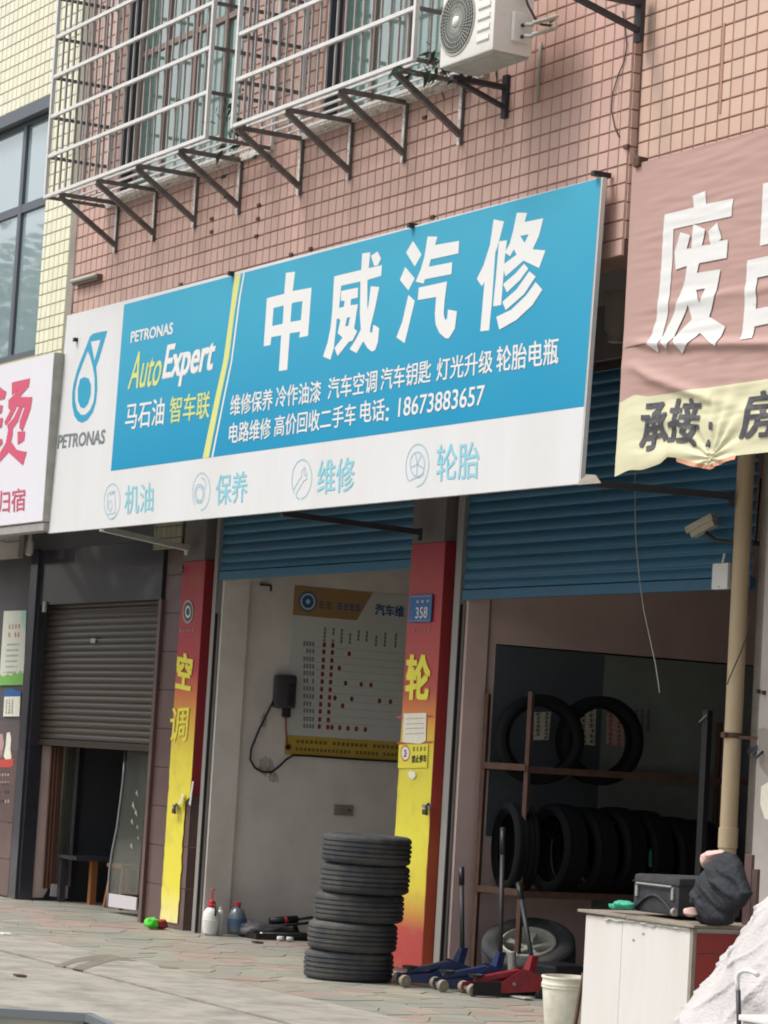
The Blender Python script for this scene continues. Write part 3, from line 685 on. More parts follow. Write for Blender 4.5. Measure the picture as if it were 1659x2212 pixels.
for f, s_, a, b, c in ((I1, '机油', (292, 332), (520, 302), (286, 560)), (I1, '保养', (1022, 245), (1270, 210), (1016, 488)), (I2, '维修', (276, 232), (550, 204), (268, 482)), (I2, '轮胎', (1163, 118), (1480, 88), (1157, 385))):
    stext('lettering', M_pale_teal, f, s_, a, b, c, .014, .0012)
def icon(f, ringc, rx, ry, extra):
    mb = MB()
    def st_(pts, w=.011, closed=False): stroke_mesh(mb, [SP(f(*p), .0012) for p in pts], w, sn, closed)
    st_(ring_pts(ringc, rx, ry, -.17, -95, 222))
    for e in extra: st_(*e) if isinstance(e, tuple) else st_(e)
    mb.build('icon', M_icon, sign, fix=False)
icon(I1, (186, 455), 64, 138, [[(143, 560), (215, 548), (210, 580), (190, 598), (165, 596), (143, 560)], [(150, 520), (150, 400), (170, 385), (205, 372), (210, 440), (213, 540)], [(168, 405), (210, 380)], ring_pts((172, 490), 14, 40)])
icon(I1, (900, 378), 70, 148, [ring_pts((885, 395), 28, 55), ring_pts((885, 395), 40, 78, 0, 0, 360, 10), [(905, 330), (930, 360), (940, 320), (925, 280), (900, 268)], [(862, 470), (870, 455), (905, 460)]])
icon(I2, (152, 370), 74, 145, [[(90, 450), (150, 350), (152, 310), (175, 283), (182, 290), (168, 330), (180, 345), (192, 320), (190, 370), (165, 385), (110, 480)], [(110, 480), (112, 505), (135, 520)]])
icon(I2, (1015, 268), 86, 158, [ring_pts((1015, 260), 54, 92), [(1015, 260), (1000, 172)], [(1015, 260), (1045, 190)], [(1015, 260), (965, 285)], [(1015, 260), (1062, 290)], [(1015, 260), (1008, 350)], [(960, 385), (985, 365), (1030, 355), (1065, 325)]])
for i, p in enumerate((T2(125, 1535), T1(418, 1905), T3(685, 975), T2(1132, 1265))):
    c = onY(p, YF - .13); MB().box(c.x - .018, c.x + .018, YF - .14, YF - .02, c.z - .01, c.z + .02).build('clamp', M_black, sign)
tf = SP((1250, 1045)); MB().add([tf, tf + Vector((.02, -.02, -.01)), tf + Vector((.16, .05, .0)), tf + Vector((.10, .05, .05)), tf + Vector((0, .03, .06))], [(0, 1, 2, 3, 4)]).build('loose_corner', M_cement, sign, fix=False)
# struts to the pillars
def strut(label, a, b, m, w_=.04):
    s_ = thing('sign_strut', label, 'strut', b, 'struts from the signs to the shop front'); MB().bar(a, b, w_, w_).build('tube', m, s_)
    MB().bar(b + Vector((0, -.01, .03)), b + Vector((0, -.01, -.06)), .03, .02).build('foot', m, s_)
strut('pale angle strut from sign bottom to the left red pillar', SP((215, 1141)) + Vector((0, .02, 0)), onY((405, 1184), YS - .02), M_galv, .045)
strut('dark strut from the sign bottom to the middle pillar', SP((600, 1108)) + Vector((0, .03, 0)), onY((910, 1150), YS - .02), M_dark)
strut('dark strut under the pink banner in front of the blue shutter', SP((1245, 1040)) + Vector((.0, .05, 0)), onY((1583, 1073), YS - .1), M_dark)

# ------------------------------------------------------------------ white light box sign on the left
V6 = q(0, 1150, 3.161); YL = YF - .20
def LP(p, l=0): return onY(p, YL - l)
l1, l2 = LP(V6(585, 120)), LP(V6(458, 1930))
lx = (l1.x + l2.x) / 2; lz1 = l1.z; lz0 = l2.z
lb = thing('lightbox_sign', 'white light box sign with crimson characters at the left edge', 'shop sign', (lx, YL, lz0))
MB().box(lx - 4, lx, YL, YL + .09, lz0, lz1, .006).build('box', M_acpan, lb)
MB().box(lx - 3.99, lx - .006, YL - .004, YL - .001, lz0 + .008, lz1 - .008).build('face', M_white2, lb)
MB().box(lx - 4, lx, YL + .01, YL + .12, lz0 - .07, lz0 - .006).build('bottom_rail', M_galv2, lb)
mb = MB()
for i, l in enumerate([[(125, 445), (320, 400), (305, 490), (210, 600), (345, 600), (325, 730), (237, 968), (205, 930), (208, 860), (262, 710), (240, 712), (190, 860), (135, 940), (135, 1000), (118, 1075), (180, 1165), (285, 1185), (243, 1330), (90, 1190), (0, 1290), (-40, 1320), (-40, 1230), (0, 1190), (60, 1090), (85, 950), (75, 900), (140, 830), (200, 705), (180, 700), (110, 840), (60, 905), (45, 870), (110, 740), (88, 720), (88, 635), (205, 520), (125, 580)],
                       [(185, 970), (268, 965), (255, 1065), (188, 1108)], [(-40, 480), (0, 495), (68, 545), (45, 620), (0, 630), (-40, 640)], [(-30, 680), (28, 690), (15, 770), (-30, 780)], [(-30, 830), (30, 820), (15, 920), (-30, 935)], [(-20, 1050), (22, 1045), (20, 1100), (-20, 1130)]]):
    mb.poly([[LP(V6(*p), .007 + .0006 * i) for p in l]])
mb.build('large_character', M_crimson, lb, fix=False)
stext('lettering', M_crimson, V6, '归宿', (-25, 1605), (270, 1565), (-30, 1845), .012, .007, P=LP, parent=lb)

# ------------------------------------------------------------------ faded pink banner on the right (cloth with wrinkles)
W4 = q(2100, 550, 3.161); W5 = q(2050, 1250, 3.061)
YB = YF - .12; bx0, bz1, bzy, bz0 = -13.36, 4.943 + .028, 3.602, 3.15
def wr_depth(x, z):
    u = x - bx0
    a = .003 * noise.noise(Vector((u * 1.6, z * 9, 0))) + .003 * noise.noise(Vector((u * 4, z * 30, 7)))
    lowf = max(0, min(1, (4.25 - z) / .9))
    t = z - (3.93 - .10 * u); a += -.03 * math.exp(-(t / .028) ** 2) * min(1, u * 4 + .2)
    t = z - (4.11 - .01 * u); a += -.01 * math.exp(-(t / .03) ** 2) * min(1, u * 2)
    t = z - (3.80 - .30 * u); a += -.028 * math.exp(-(t / .035) ** 2) * (1 if u < .9 else .3)
    a += -.009 * lowf * math.sin((z - 3.2) * 26 + u * 3) * max(0, noise.noise(Vector((u * 1.2, z * 2, 3))) + .35)
    gx, gz = .92, 3.2
    d = math.hypot(u - gx, (z - gz)); ang = math.atan2(z - gz, u - gx)
    a += -.013 * math.sin(ang * 13 + noise.noise(Vector((u * 2, z * 2, 0))) * 3) * math.exp(-d / .35) * (1 if z < 3.75 else .2)
    return a * .75 * min(1, .15 + u * 3) - .05 * max(0, (4 - z)) * .3
def bottom(u):
    pts = [(-.1, .0), (0, 0), (.25, .02), (.45, .05), (.52, .085), (.60, .075), (.72, .045), (.93, .01), (1.0, .03), (1.12, .05), (1.5, .05), (9, .05)]
    for (a, b), (c, d) in zip(pts, pts[1:]):
        if a <= u <= c: return b + (d - b) * (u - a) / (c - a)
    return .05
def bpos(x, z, l=0):
    u = x - bx0; lift = bottom(u); t = max(0, min(1, (3.6 - z) / .45)); zz = z + lift * t
    if z < bzy + .3: zz += .02 * math.exp(-((u - .14) / .1) ** 2) - .015 * (1 - min(1, u / .15)) * max(0, 1 - abs(z - bzy) / .3)
    return Vector((x, YB + wr_depth(x, z) - l, zz))
ban = thing('cloth_banner', 'faded pink and cream cloth banner with huge white characters at the right', 'banner', (bx0 + .6, YB, bz0))
def cloth(x0, x1, z0, z1, nx, nz, name, m):
    vs = [bpos(x0 + (x1 - x0) * i / nx, z0 + (z1 - z0) * k / nz) for k in range(nz + 1) for i in range(nx + 1)]
    fs = [(k * (nx + 1) + i, k * (nx + 1) + i + 1, (k + 1) * (nx + 1) + i + 1, (k + 1) * (nx + 1) + i) for k in range(nz) for i in range(nx)]
    mb = MB(); mb.v = vs; mb.f = fs; return mb.build(name, m, ban, smooth=True, fix=False)
cloth(bx0, -10.4, bzy, bz1, 200, 200, 'pink_cloth', M_fabric)
cloth(bx0, -10.4, bz0 + .012, bzy, 200, 90, 'cream_cloth', M_fabric_y)
cloth(bx0 + .6, bx0 + 1.15, bz0 - .012, bz0 + .012, 40, 2, 'hem', M_fabric_o)
def on_cloth(mb, name, m, lift=.006):
    """cut flat lettering finely and lay it on the wrinkles"""
    bm = bmesh.new(); vs = [bm.verts.new((v.x, 0, v.z)) for v in mb.v]
    for f in mb.f:
        try: bm.faces.new([vs[i] for i in f])
        except ValueError: pass
    xa = min(v.x for v in mb.v); xb = max(v.x for v in mb.v); za = min(v.z for v in mb.v); zb = max(v.z for v in mb.v)
    for ax, lo, hi, st_ in ((0, xa, xb, .025), (2, za, zb, .012)):
        c = lo + st_
        while c < hi:
            co = (c, 0, 0) if ax == 0 else (0, 0, c); no = (1, 0, 0) if ax == 0 else (0, 0, 1)
            bmesh.ops.bisect_plane(bm, geom=bm.verts[:] + bm.edges[:] + bm.faces[:], plane_co=co, plane_no=no); c += st_
    for v in bm.verts: v.co = bpos(v.co.x, v.co.z, lift)
    bm.verts.index_update(); o = MB(); o.add([v.co for v in bm.verts], [[v.index for v in f.verts] for f in bm.faces]); bm.free()
    return o.build(name, m, ban, smooth=True, fix=False)
BP = lambda p, l=0: onY(p, YB)
for gi, grp in enumerate(([[[(760, 350), (895, 300), (900, 440), (1190, 378), (1172, 570), (770, 655), (555, 705), (535, 1150), (500, 1550), (440, 1860), (390, 2025), (300, 1945), (370, 1650), (410, 1300), (440, 800), (460, 550), (770, 475)]],
             [[(630, 740), (735, 770), (695, 915), (745, 912), (765, 660), (800, 665), (895, 710), (860, 880), (950, 870), (925, 735), (1020, 635), (1070, 805), (1040, 832), (1135, 820), (1125, 1015), (830, 1070), (808, 1175), (1060, 1135), (1010, 1400), (935, 1640), (1110, 1745), (1035, 1960), (840, 1815), (645, 2035), (570, 1870), (750, 1670), (712, 1515), (570, 1860), (490, 1990), (440, 1880), (560, 1600), (680, 1250), (700, 1100), (580, 1140), (565, 960)], [(800, 1355), (895, 1340), (842, 1500)]]],
            [[[(1510, 220), (2300, 50), (2270, 700), (1475, 885)], [(1640, 350), (2140, 240), (2130, 610), (1620, 720)]],
             [[(1345, 1040), (1850, 930), (1830, 1780), (1720, 1800), (1725, 1680), (1425, 1745), (1410, 1870), (1290, 1890)], [(1450, 1225), (1740, 1160), (1730, 1500), (1435, 1560)]],
             [[(1960, 900), (2450, 790), (2430, 1640), (2330, 1660), (2335, 1540), (2040, 1605), (2030, 1730), (1920, 1750)], [(2070, 1080), (2340, 1020), (2330, 1350), (2050, 1410)]]])):
    for k, lp in enumerate(grp):
        mb = MB(); mb.poly([[BP(W4(*p)) for p in l] for l in lp]); on_cloth(mb, 'large_character', M_letter, .004 + .002 * k)
for s_, a, b, c in (('承接', (372, 362), (1000, 330), (355, 860)), ('房', (1450, 250), (1800, 215), (1375, 780))):
    if s_ == '承接':
        for ch, a, b, c in (('承', (375, 365), (640, 335), (352, 880)), ('接', (690, 318), (1000, 300), (625, 850))):
            mb = MB(); text(mb, ch, BP(W5(*a)), BP(W5(*b)), BP(W5(*c)), .035); on_cloth(mb, 'lettering', M_charcoal, .005)
    else:
        mb = MB(); text(mb, s_, BP(W5(*a)), BP(W5(*b)), BP(W5(*c)), .035); on_cloth(mb, 'lettering', M_charcoal, .005)
for y in (548, 738):
    o = -25 if y > 600 else 0
    mb = MB(); mb.poly([[BP(W5(*p)) for p in ((1072 + o, y), (1113 + o, y - 4), (1108 + o, y + 78), (1066 + o, y + 84))]]); on_cloth(mb, 'colon_dot', M_charcoal, .005)
MB().tube([onY(T3(915, 850), YF), onY(T3(935, 880), YF - .08), onY(T3(950, 910), YF - .1)], .006, 6).build('tie', M_dark, ban)
c = onY(T3(950, 910), YF - .1); MB().box(c.x - .03, c.x + .03, YF - .14, YF - .07, c.z - .03, c.z + .03, .01).build('tie_knot', M_rust, ban)
MB().box(bx0 + .01, -10.4, YB + .07, YB + .1, bz0 + .10, bz0 + .13).build('batten', M_dark, ban)
# lamp hung under the soffit
lc = onY(((1900 + 820 / 4.423) * .64005, (800 + 780 / 4.423) * .64005), YS - .2)
hl = thing('hanging_lamp', 'dusty pear shaped lamp hanging in the dark gap between sign and banner', 'lamp', lc)
MB().lathe([(.001, .17), (.035, .16), (.04, .1), (.085, .04), (.09, -.03), (.075, -.07), (.072, -.26), (.05, -.29), (.05, -.34), (.001, -.35)], lc, n=20).build('lamp_body', M_cement, hl, smooth=40)
MB().tube([lc + Vector((0, 0, .15)), lc + Vector((0, 0, .6))], .012, 6).build('cord', M_dark, hl)

# ------------------------------------------------------------------ roller shutters
def shutter(label, x0, x1, z0, z1, Y, pitch, m, depth=.012, rail=.07):
    s_ = thing('roller_shutter', label, 'roller shutter', ((x0 + x1) / 2, Y, z0))
    n = int((z1 - z0 - rail) / pitch)
    mb = MB(); h = pitch
    prof = [(0, .0), (h * .10, -depth * .9), (h * .3, -depth), (h * .55, -depth * .75), (h * .8, -depth * .1), (h * .9, depth * .3), (h, .0)]
    vs = [(x0 - x0 - (x1 - x0) / 2, y, z) for z, y in prof] + [((x1 - x0) / 2, y, z) for z, y in prof]; k = len(prof)
    me = bpy.data.meshes.new('slat'); me.from_pydata(vs, [], [(i, i + k, i + k + 1, i + 1) for i in range(k - 1)]); me.materials.append(m); me.update()
    for i in range(n):
        o = link('slat', me, s_, ((x0 + x1) / 2, Y + random.uniform(-.003, .003), z0 + rail + i * h)); o.rotation_euler = (0, random.uniform(-.0012, .0012), 0)
    MB().box(x0, x1, Y - .02, Y + .02, z0, z0 + rail - .002, .004).build('bottom_rail', m, s_)
    return s_
shutter('blue roller shutter half open over the shop with the wall poster', -20.885, -17.69, 2.875, 4.18, YS + .075, .078, M_shut)
shutter('wide blue roller shutter half open over the tyre store on the right', -16.975, -13.63, 2.63, 4.18, YS + .075, .078, M_shut)
shutter('bronze grey roller shutter half down over the diner door on the left', -24.66, -21.985, 1.44, 3.2, YS + .12, .058, M_shut2, .01, .06)
# guide tracks
def track(label, x0, x1, z1):
    t_ = thing('shutter_track', label, 'shutter track', (x0, YS, 0), 'shutter guide tracks')
    MB().box(x0, x1, YS + .072, YS + .09, 0, z1).build('web', M_track, t_)
    MB().box(x1 - .03, x1 - .009, YS + .045, YS + .071, 0, z1).build('lip', M_track, t_); MB().box(x1 - .008, x1 - .001, YS + .05, YS + .095, 0, 2.6).build('inner_lip', M_black, t_)
track('grey metal shutter track right of the left red pillar', -21.015, -20.89, 4.16)
track('grey metal shutter track right of the middle red pillar', -17.115, -16.98, 4.16)

# ------------------------------------------------------------------ pillars and their banners
def pillar(label, x0, x1, m=M_cement):
    p = thing('pillar', label, 'pillar', ((x0 + x1) / 2, YS + .1, 0)); MB().box(x0, x1, YS + .06, YS + .128, 0, 3.04).build('shaft', m, p); MB().box(x0, x1 + .245, YS + .13, YS + .30, 0, ZB + .02).build('backing', m, p)
    return p
pl = pillar('left shop pillar in brown stone wrapped by the red and yellow strip', -21.55, -21.122)
pm = pillar('middle shop pillar wrapped by the red and yellow strip with the number plate', -17.69, -17.217)
for (p_, x0, x1) in ((pl, -21.55, -21.122), (pm, -17.69, -17.217)):
    for k in range(9):
        z = k * .34; MB().box(x0, x1, YS + .045, YS + .058, z + .002, z + .335).build('tile', M_bstone, p_)
        MB().box(x1 + .0005, x1 + .003, YS + .06, YS + .125, z + .002, z + .335).build('tile', M_bstone, p_)
def ragged(mb, x0, x1, z0, z1, Y, left=.012, right=.012, ramp_l=None, ramp_r=None, seed=0):
    n = 60; L_ = []; R_ = []
    for i in range(n + 1):
        z = z0 + (z1 - z0) * i / n
        a = x0 + left * (noise.noise(Vector((seed, z * 9, 1))) * .8 + noise.noise(Vector((seed, z * 30, 5))) * .5) * (1 if z < 1.5 else .1); b = x1 + right * (noise.noise(Vector((seed, z * 9, 9))) + noise.noise(Vector((seed, z * 31, 2))) * .6) * (1 if z < 1.2 else .1)
        if ramp_r: b += ramp_r(z)
        if ramp_l: a += ramp_l(z)
        L_.append(Vector((a, Y, z))); R_.append(Vector((b, Y, z)))
    k = n + 1; mb.add(L_ + R_, [(i, i + k, i + k + 1, i + 1) for i in range(n)]); return mb
def solid(o, t=.004):
    m = o.modifiers.new('thickness', 'SOLIDIFY'); m.thickness = t; return o
bl = thing('pillar_banner', 'red and yellow strip with two characters on the left pillar, torn at its foot', 'banner', (-21.4, YS, .05))
solid(ragged(MB(), -21.55, -21.12, .05, 3.04, YS + .035, .02, .02, ramp_r=lambda z: -.09 if z < 1.08 else 0, seed=1).build('front_sheet', M_banL, bl, fix=False))
MB().box(-21.1185, -21.115, YS + .036, YS + .125, 1.1, 3.04).build('side_sheet', M_redb, bl)
fl = onY(BL(1020, 375), YS + .02); MB().add([fl, fl + Vector((.06, -.01, .02)), fl + Vector((.04, -.03, -.07)), fl + Vector((-.03, -.02, -.09))], [(0, 1, 2, 3)]).build('torn_flap', M_white, bl, fix=False)
fl = onY(BL(1075, 300), YS + .025); MB().add([fl, fl + Vector((.03, 0, .0)), fl + Vector((.0, 0, -.20)), fl + Vector((-.03, 0, -.19))], [(0, 1, 2, 3)]).build('torn_flap', M_white, bl, fix=False)
bmn = thing('pillar_banner', 'red and yellow printed strip on the middle pillar behind the tyre stack', 'banner', (-17.5, YS, .0))
solid(ragged(MB(), -17.69, -17.215, .03, 3.045, YS + .035, .012, .012, seed=5).build('front_sheet', M_banM, bmn, fix=False))
MB().box(-17.2135, -17.210, YS + .036, YS + .125, .03, 3.045).build('side_sheet', M_banS, bmn)
PSP = lambda p, l=0: onY(p, YS + .035 - l)
stext('lettering', M_yel, ML, '空', (1000, 752), (1078, 768), (985, 943), .06, .006, P=lambda p, l=0: PSP(p, l), parent=bl)
stext('lettering', M_yel, ML, '调', (962, 1062), (1060, 1055), (945, 1250), .02, .006, P=lambda p, l=0: PSP(p, l), parent=bl)
stext('lettering', M_yel, MM, '轮', (1122, 765), (1248, 770), (1110, 1008), .05, .006, P=lambda p, l=0: PSP(p, l), parent=bmn)
def badge(f, c, rx, ry, parent):
    for r_, m_, l in ((1, M_acpan, .005), (.82, M_charcoal, .0056), (.52, M_letter, .0062), (.34, M_charcoal, .0068)):
        MB().poly([[PSP(f(*p), l) for p in ring_pts(c, rx * r_, ry * r_, -.1)[:-1]]]).build('round_badge', m_, parent, fix=False)
badge(ML, (1052, 522), 30, 66, bl)
def smalltext(f, TL, TR, BL_, n, m, P, parent, lift=.006, name='faint_text', rows=1):
    """faint print too small to read: a row of little strokes"""
    mb = MB(); TL3, TR3, BL3 = P(f(*TL), lift), P(f(*TR), lift), P(f(*BL_), lift); U = TR3 - TL3; Vv = TL3 - BL3
    for r in range(rows):
        for i in range(n):
            if rnd() < .05: continue
            for k in range(3):
                u = (i + .12 + rnd() * .3) / n; u2 = (i + .65 + rnd() * .2) / n; v = (r + .15 + k * .27) / rows
                a = BL3 + U * u + Vv * v; b = BL3 + U * u2 + Vv * v; h = Vv * .11 / rows; mb.add([a, b, b + h, a + h], [(0, 1, 2, 3)])
            u = (i + .35 + rnd() * .2) / n; a = BL3 + U * u + Vv * (r + .1) / rows; mb.add([a, a + U * .10 / n, a + U * .10 / n + Vv * .75 / rows, a + Vv * .75 / rows], [(0, 1, 2, 3)])
    return mb.build(name, m, parent, fix=False, kind='stuff')
smalltext(ML, (1005, 612), (1088, 612), (1002, 640), 5, M_acpan, PSP, bl)
smalltext(MM, (1145, 612), (1250, 612), (1142, 645), 5, M_fabric, PSP, bmn)
# number plate
a, b = PSP(MM(1145, 430)), PSP(MM(1262, 580))
npl = thing('number_plate', 'blue house number plate 358 on the middle pillar', 'number plate', ((a.x + b.x) / 2, YS, b.z))
MB().box(a.x, b.x, YS + .016, YS + .026, b.z, a.z, .003).build('plate', M_plate, npl)
mb = MB(); x0, x1, z0, z1 = a.x + .012, b.x - .012, b.z + .012, a.z - .012
stroke_mesh(mb, [(x0, YS + .013, z0), (x1, YS + .013, z0), (x1, YS + .013, z1), (x0, YS + .013, z1)], .005, Vector((0, -1, 0)), True); mb.build('border', M_acpan, npl, fix=False)
P2 = lambda p, l=0: onY(p, YS + .016 - l)
stext('lettering', M_letter, MM, '358', (1168, 498), (1234, 494), (1164, 560), .02, .003, P=P2, parent=npl)
smalltext(MM, (1165, 456), (1246, 452), (1163, 476), 3, M_letter, P2, npl, .003)
# papers and stickers on the middle pillar
pr = thing('paper_notice', 'blank weathered paper notice pasted on the middle pillar', 'notice', PSP(MM(1160, 1260)))
MB().poly([[PSP(MM(*p), .007) for p in ((1098, 1092), (1226, 1088), (1222, 1245), (1190, 1262), (1092, 1252))]]).build('sheet', M_paper, pr, fix=False)
for y in (1120, 1150, 1175, 1205): MB().poly([[PSP(MM(*p), .008) for p in ((1110, y), (1215, y - 4), (1215, y - 1), (1110, y + 3))]]).build('faint_line', M_wood, pr, fix=False)
for y in (1108, 1252): MB().poly([[PSP(MM(*p), .0065) for p in ((1062, y), (1262, y - 6), (1262, y + 2), (1062, y + 9))]]).build('tape', M_sred, pr, fix=False)
ws = thing('warning_sticker', 'yellow no parking sticker with a red ring under the paper notice', 'sticker', PSP(MM(1160, 1390)))
MB().poly([[PSP(MM(*p), .007) for p in ((1072, 1266), (1236, 1262), (1230, 1395), (1066, 1398))]]).build('sheet', M_stick, ws, fix=False)
mb = MB(); stroke_mesh(mb, [PSP(MM(*p), .009) for p in ring_pts((1108, 1314), 24, 42)], .009, Vector((0, -1, 0))); mb.build('ring', M_sred, ws, fix=False)
MB().poly([[PSP(MM(*p), .008) for p in ring_pts((1108, 1314), 22, 38)[:-1]]]).build('ring_field', M_paper, ws, fix=False)
smalltext(MM, (1094, 1288), (1122, 1286), (1092, 1342), 1, M_ink, PSP, ws, .010)
smalltext(MM, (1146, 1274), (1228, 1272), (1144, 1306), 4, M_ink, PSP, ws, .009)
stext('lettering', M_ink, MM, '禁止停车', (1145, 1326), (1228, 1322), (1143, 1368), .03, .009, P=PSP, parent=ws)
sc = thing('sticker_scrap', 'small torn white sticker scrap low on the yellow middle strip', 'sticker', PSP(MM(1145, 1460)))
MB().poly([[PSP(MM(*p), .007) for p in ((1130, 1412), (1160, 1418), (1168, 1440), (1150, 1462), (1132, 1452), (1122, 1430))]]).build('scrap', M_paper, sc, fix=False)
# latches on the pillars
def latch(label, c):
    l_ = thing('door_latch', label, 'latch', c, 'steel latches on the pillars')
    MB().box(c.x - .05, c.x + .05, c.y - .02, c.y, c.z - .015, c.z + .015, .004).build('bolt', M_rail, l_)
    MB().tube([c + Vector((.04, -.02, .02)), c + Vector((.06, -.05, 0)), c + Vector((.04, -.03, -.06))], .009, 8).build('hook', M_rust, l_, smooth=True)
    MB().box(c.x - .02, c.x + .03, c.y - .035, c.y - .02, c.z - .06, c.z - .02, .004).build('padlock', M_dark, l_)
latch('steel latch on the left pillar strip', onY(BL(990, 440), YS + .02)); latch('steel latch at the edge of the middle pillar strip', onY(BM(1235, 440), YS + .02))
fw = thing('wall_firecracker_wire', 'short black hook of wire near the top of the left red strip', 'wire', PSP(ML(1020, 300)))
MB().tube([PSP(ML(1022, 262), .01), PSP(ML(1028, 285), .02), PSP(ML(1018, 305), .01)], .006, 6).build('wire', M_dark, fw)

# ------------------------------------------------------------------ the open shop with the poster
shop = thing('repair_shop_room', 'pale grey shop interior behind the half open middle shutter', 'shop interior', (-19.3, 11.5, 0))
MB().box(-20.99, -20.86, YS + .098, 10.38, 0, 4.2).build('pier', M_inner, shop)
MB().box(-21.05, -20.9, 10.381, 13.4, 0, 4.2).build('side_wall', M_inner, shop)
MB().box(-17.68, -17.5, YS + .31, 13.4, 0, 4.2).build('side_wall', M_inner, shop)
MB().box(-20.9, -17.68, 13.3, 13.4, 0, 4.2).build('back_wall', M_inner, shop)
MB().box(-21.05, -17.5, YS + .2, 13.4, 4.2, 4.3).build('ceiling', M_plaster_up, shop)
garage = thing('tyre_store_room', 'dim pinkish store interior behind the wide right hand shutter', 'shop interior', (-15.3, 12.5, 0))
MB().box(-17.1, -16.95, YS + .098, 10.32, 0, 4.2).build('pier', M_pinkin, garage)
MB().box(-17.2, -16.985, 10.321, 16.5, 2.345, 4.2).build('side_wall', M_pinkin, garage)
MB().box(-17.2, -16.985, 10.321, 10.41, 0, 2.344).build('side_wall', M_pinkin, garage)
MB().box(-17.2, -16.98, 10.411, 11.33, 1.0, 2.335).build('wall_board', M_darkboard, garage)
MB().box(-17.2, -16.978, 11.331, 13.0, .05, 2.33).build('wall_board', M_green, garage)
MB().box(-17.2, -16.982, 13.001, 16.5, .0, 2.344).build('side_wall', M_pinkin, garage)
MB().box(-17.2, -16.99, 10.411, 11.33, 0, .998).build('side_wall', M_pinkin, garage)
MB().box(-13.6, -13.4, YS + .3, 16.5, 0, 4.2).build('side_wall', M_pinkin, garage)
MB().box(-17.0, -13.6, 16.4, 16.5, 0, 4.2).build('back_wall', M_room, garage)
MB().box(-17.2, -13.4, YS + .2, 16.5, 4.2, 4.3).build('ceiling', M_plaster_up, garage)
XW = -20.9
def onW(f, x, y, l=0): return onX(f(x, y), XW + .004 + l)
wpst = thing('wall_chart', 'grey and yellow service chart with red dots hung on the shop side wall', 'poster', onW(MM, 760, 1340))
def wp_(name, m, pts, l, f=MM): return MB().poly([[onW(f, *p, l) for p in pts]]).build(name, m, wpst, fix=False)
pc = [onW(MM, 490, 375), onW(MM, 425, 1320)]
y0, y1 = onX(MM(457, 850), XW).y, onX(MM(1300, 850), XW).y
ptop, pbot = onX(MM(490, 375), XW).z, onX(MM(425, 1320), XW).z
MB().box(XW - .001, XW + .004, y0, 12.35, pbot, ptop).build('sheet', M_poster, wpst)
zz = lambda t: ptop + (pbot - ptop) * t
def wrect(name, m, ya, yb, za, zb, l, sh=0): return MB().add([(XW + .004 + l, ya, za), (XW + .004 + l, yb, za), (XW + .004 + l, yb + sh, zb), (XW + .004 + l, ya, zb)], [(0, 1, 2, 3)]).build(name, m, wpst, fix=False)
wrect('header_band', M_post_tan, y0, 11.42, zz(.175), ptop, .0015, .14)
wrect('footer_band', M_post_yel, y0, 12.35, pbot, zz(.885), .0015)
cc = onW(MM, 563, 465, .003)
for r_, m_ in ((.085, M_plate), (.07, M_poster), (.055, M_plate), (.02, M_poster)):
    MB().lathe([(.0005, 0), (r_, 0)], cc + Vector((.001 * (.1 - r_) * 10, 0, 0)), 'X', 24).build('round_emblem', m_, wpst, fix=False)
def wt(s_, ya, yb, za, zb, m, bold=.01, l=.003):
    mb = MB(); text(mb, s_, (XW + .004 + l, ya, zb), (XW + .004 + l, yb, zb), (XW + .004 + l, ya, za), bold); mb.build('lettering', m, wpst, fix=False)
wt('汽车维', onX(MM(938, 510), XW).y, onX(MM(1100, 510), XW).y, onX(MM(940, 540), XW).z, onX(MM(940, 478), XW).z, M_plate, .03)
def wfaint(ya, yb, za, zb, n, m, rows=1):
    mb = MB()
    for r in range(rows):
        for i in range(n):
            if rnd() < .07: continue
            a = ya + (yb - ya) * (i + .1) / n; b = ya + (yb - ya) * (i + .8) / n
            for k in range(3):
                z = za + (zb - za) * (r + .12 + k * .28) / rows; h = (zb - za) * .13 / rows
                mb.add([(XW + .0075, a, z), (XW + .0075, b, z), (XW + .0075, b, z + h), (XW + .0075, a, z + h)], [(0, 1, 2, 3)])
            c_ = (a + b) / 2; z = za + (zb - za) * r / rows; mb.add([(XW + .0078, c_, z), (XW + .0078, c_ + .004, z), (XW + .0078, c_ + .004, z + (zb - za) / rows * .8), (XW + .0078, c_, z + (zb - za) / rows * .8)], [(0, 1, 2, 3)])
    mb.build('faint_text', m, wpst, fix=False, kind='stuff')
wfaint(onX(MM(620, 470), XW).y, onX(MM(700, 470), XW).y, zz(.125), zz(.07), 2, M_post_ink)
wfaint(onX(MM(725, 470), XW).y, onX(MM(860, 470), XW).y, zz(.125), zz(.07), 4, M_plate)
ry = lambda x: onX(MM(x, 900), XW).y
for r, yy in enumerate((705, 745, 790, 830, 870, 912, 955, 998, 1040, 1080, 1125, 1165)):
    z = onX(MM(640, yy), XW).z
    wfaint(onX(MM(532, yy), XW).y, onX(MM(598, yy), XW).y, z - .022, z + .022, 4, M_post_ink)
    dots = [640, 688] + {1: [783], 3: [732], 5: [772, 860, 915], 7: [718, 812, 968, 1030], 8: [763], 11: [711, 755, 801, 848, 898]}.get(r, [])
    for x in dots:
        y_ = ry(x); MB().add([(XW + .008, y_ - .013, z - .02), (XW + .008, y_ + .013, z - .02), (XW + .008, y_ + .017, z), (XW + .008, y_ + .01, z + .02), (XW + .008, y_ - .012, z + .018), (XW + .008, y_ - .016, z)], [(0, 1, 2, 3, 4, 5)]).build('red_mark', M_post_red, wpst, fix=False)
    if r: wrect('rule_line', M_acpan, onX(MM(520, yy), XW).y, 12.3, z + .034, z + .0365, .002)
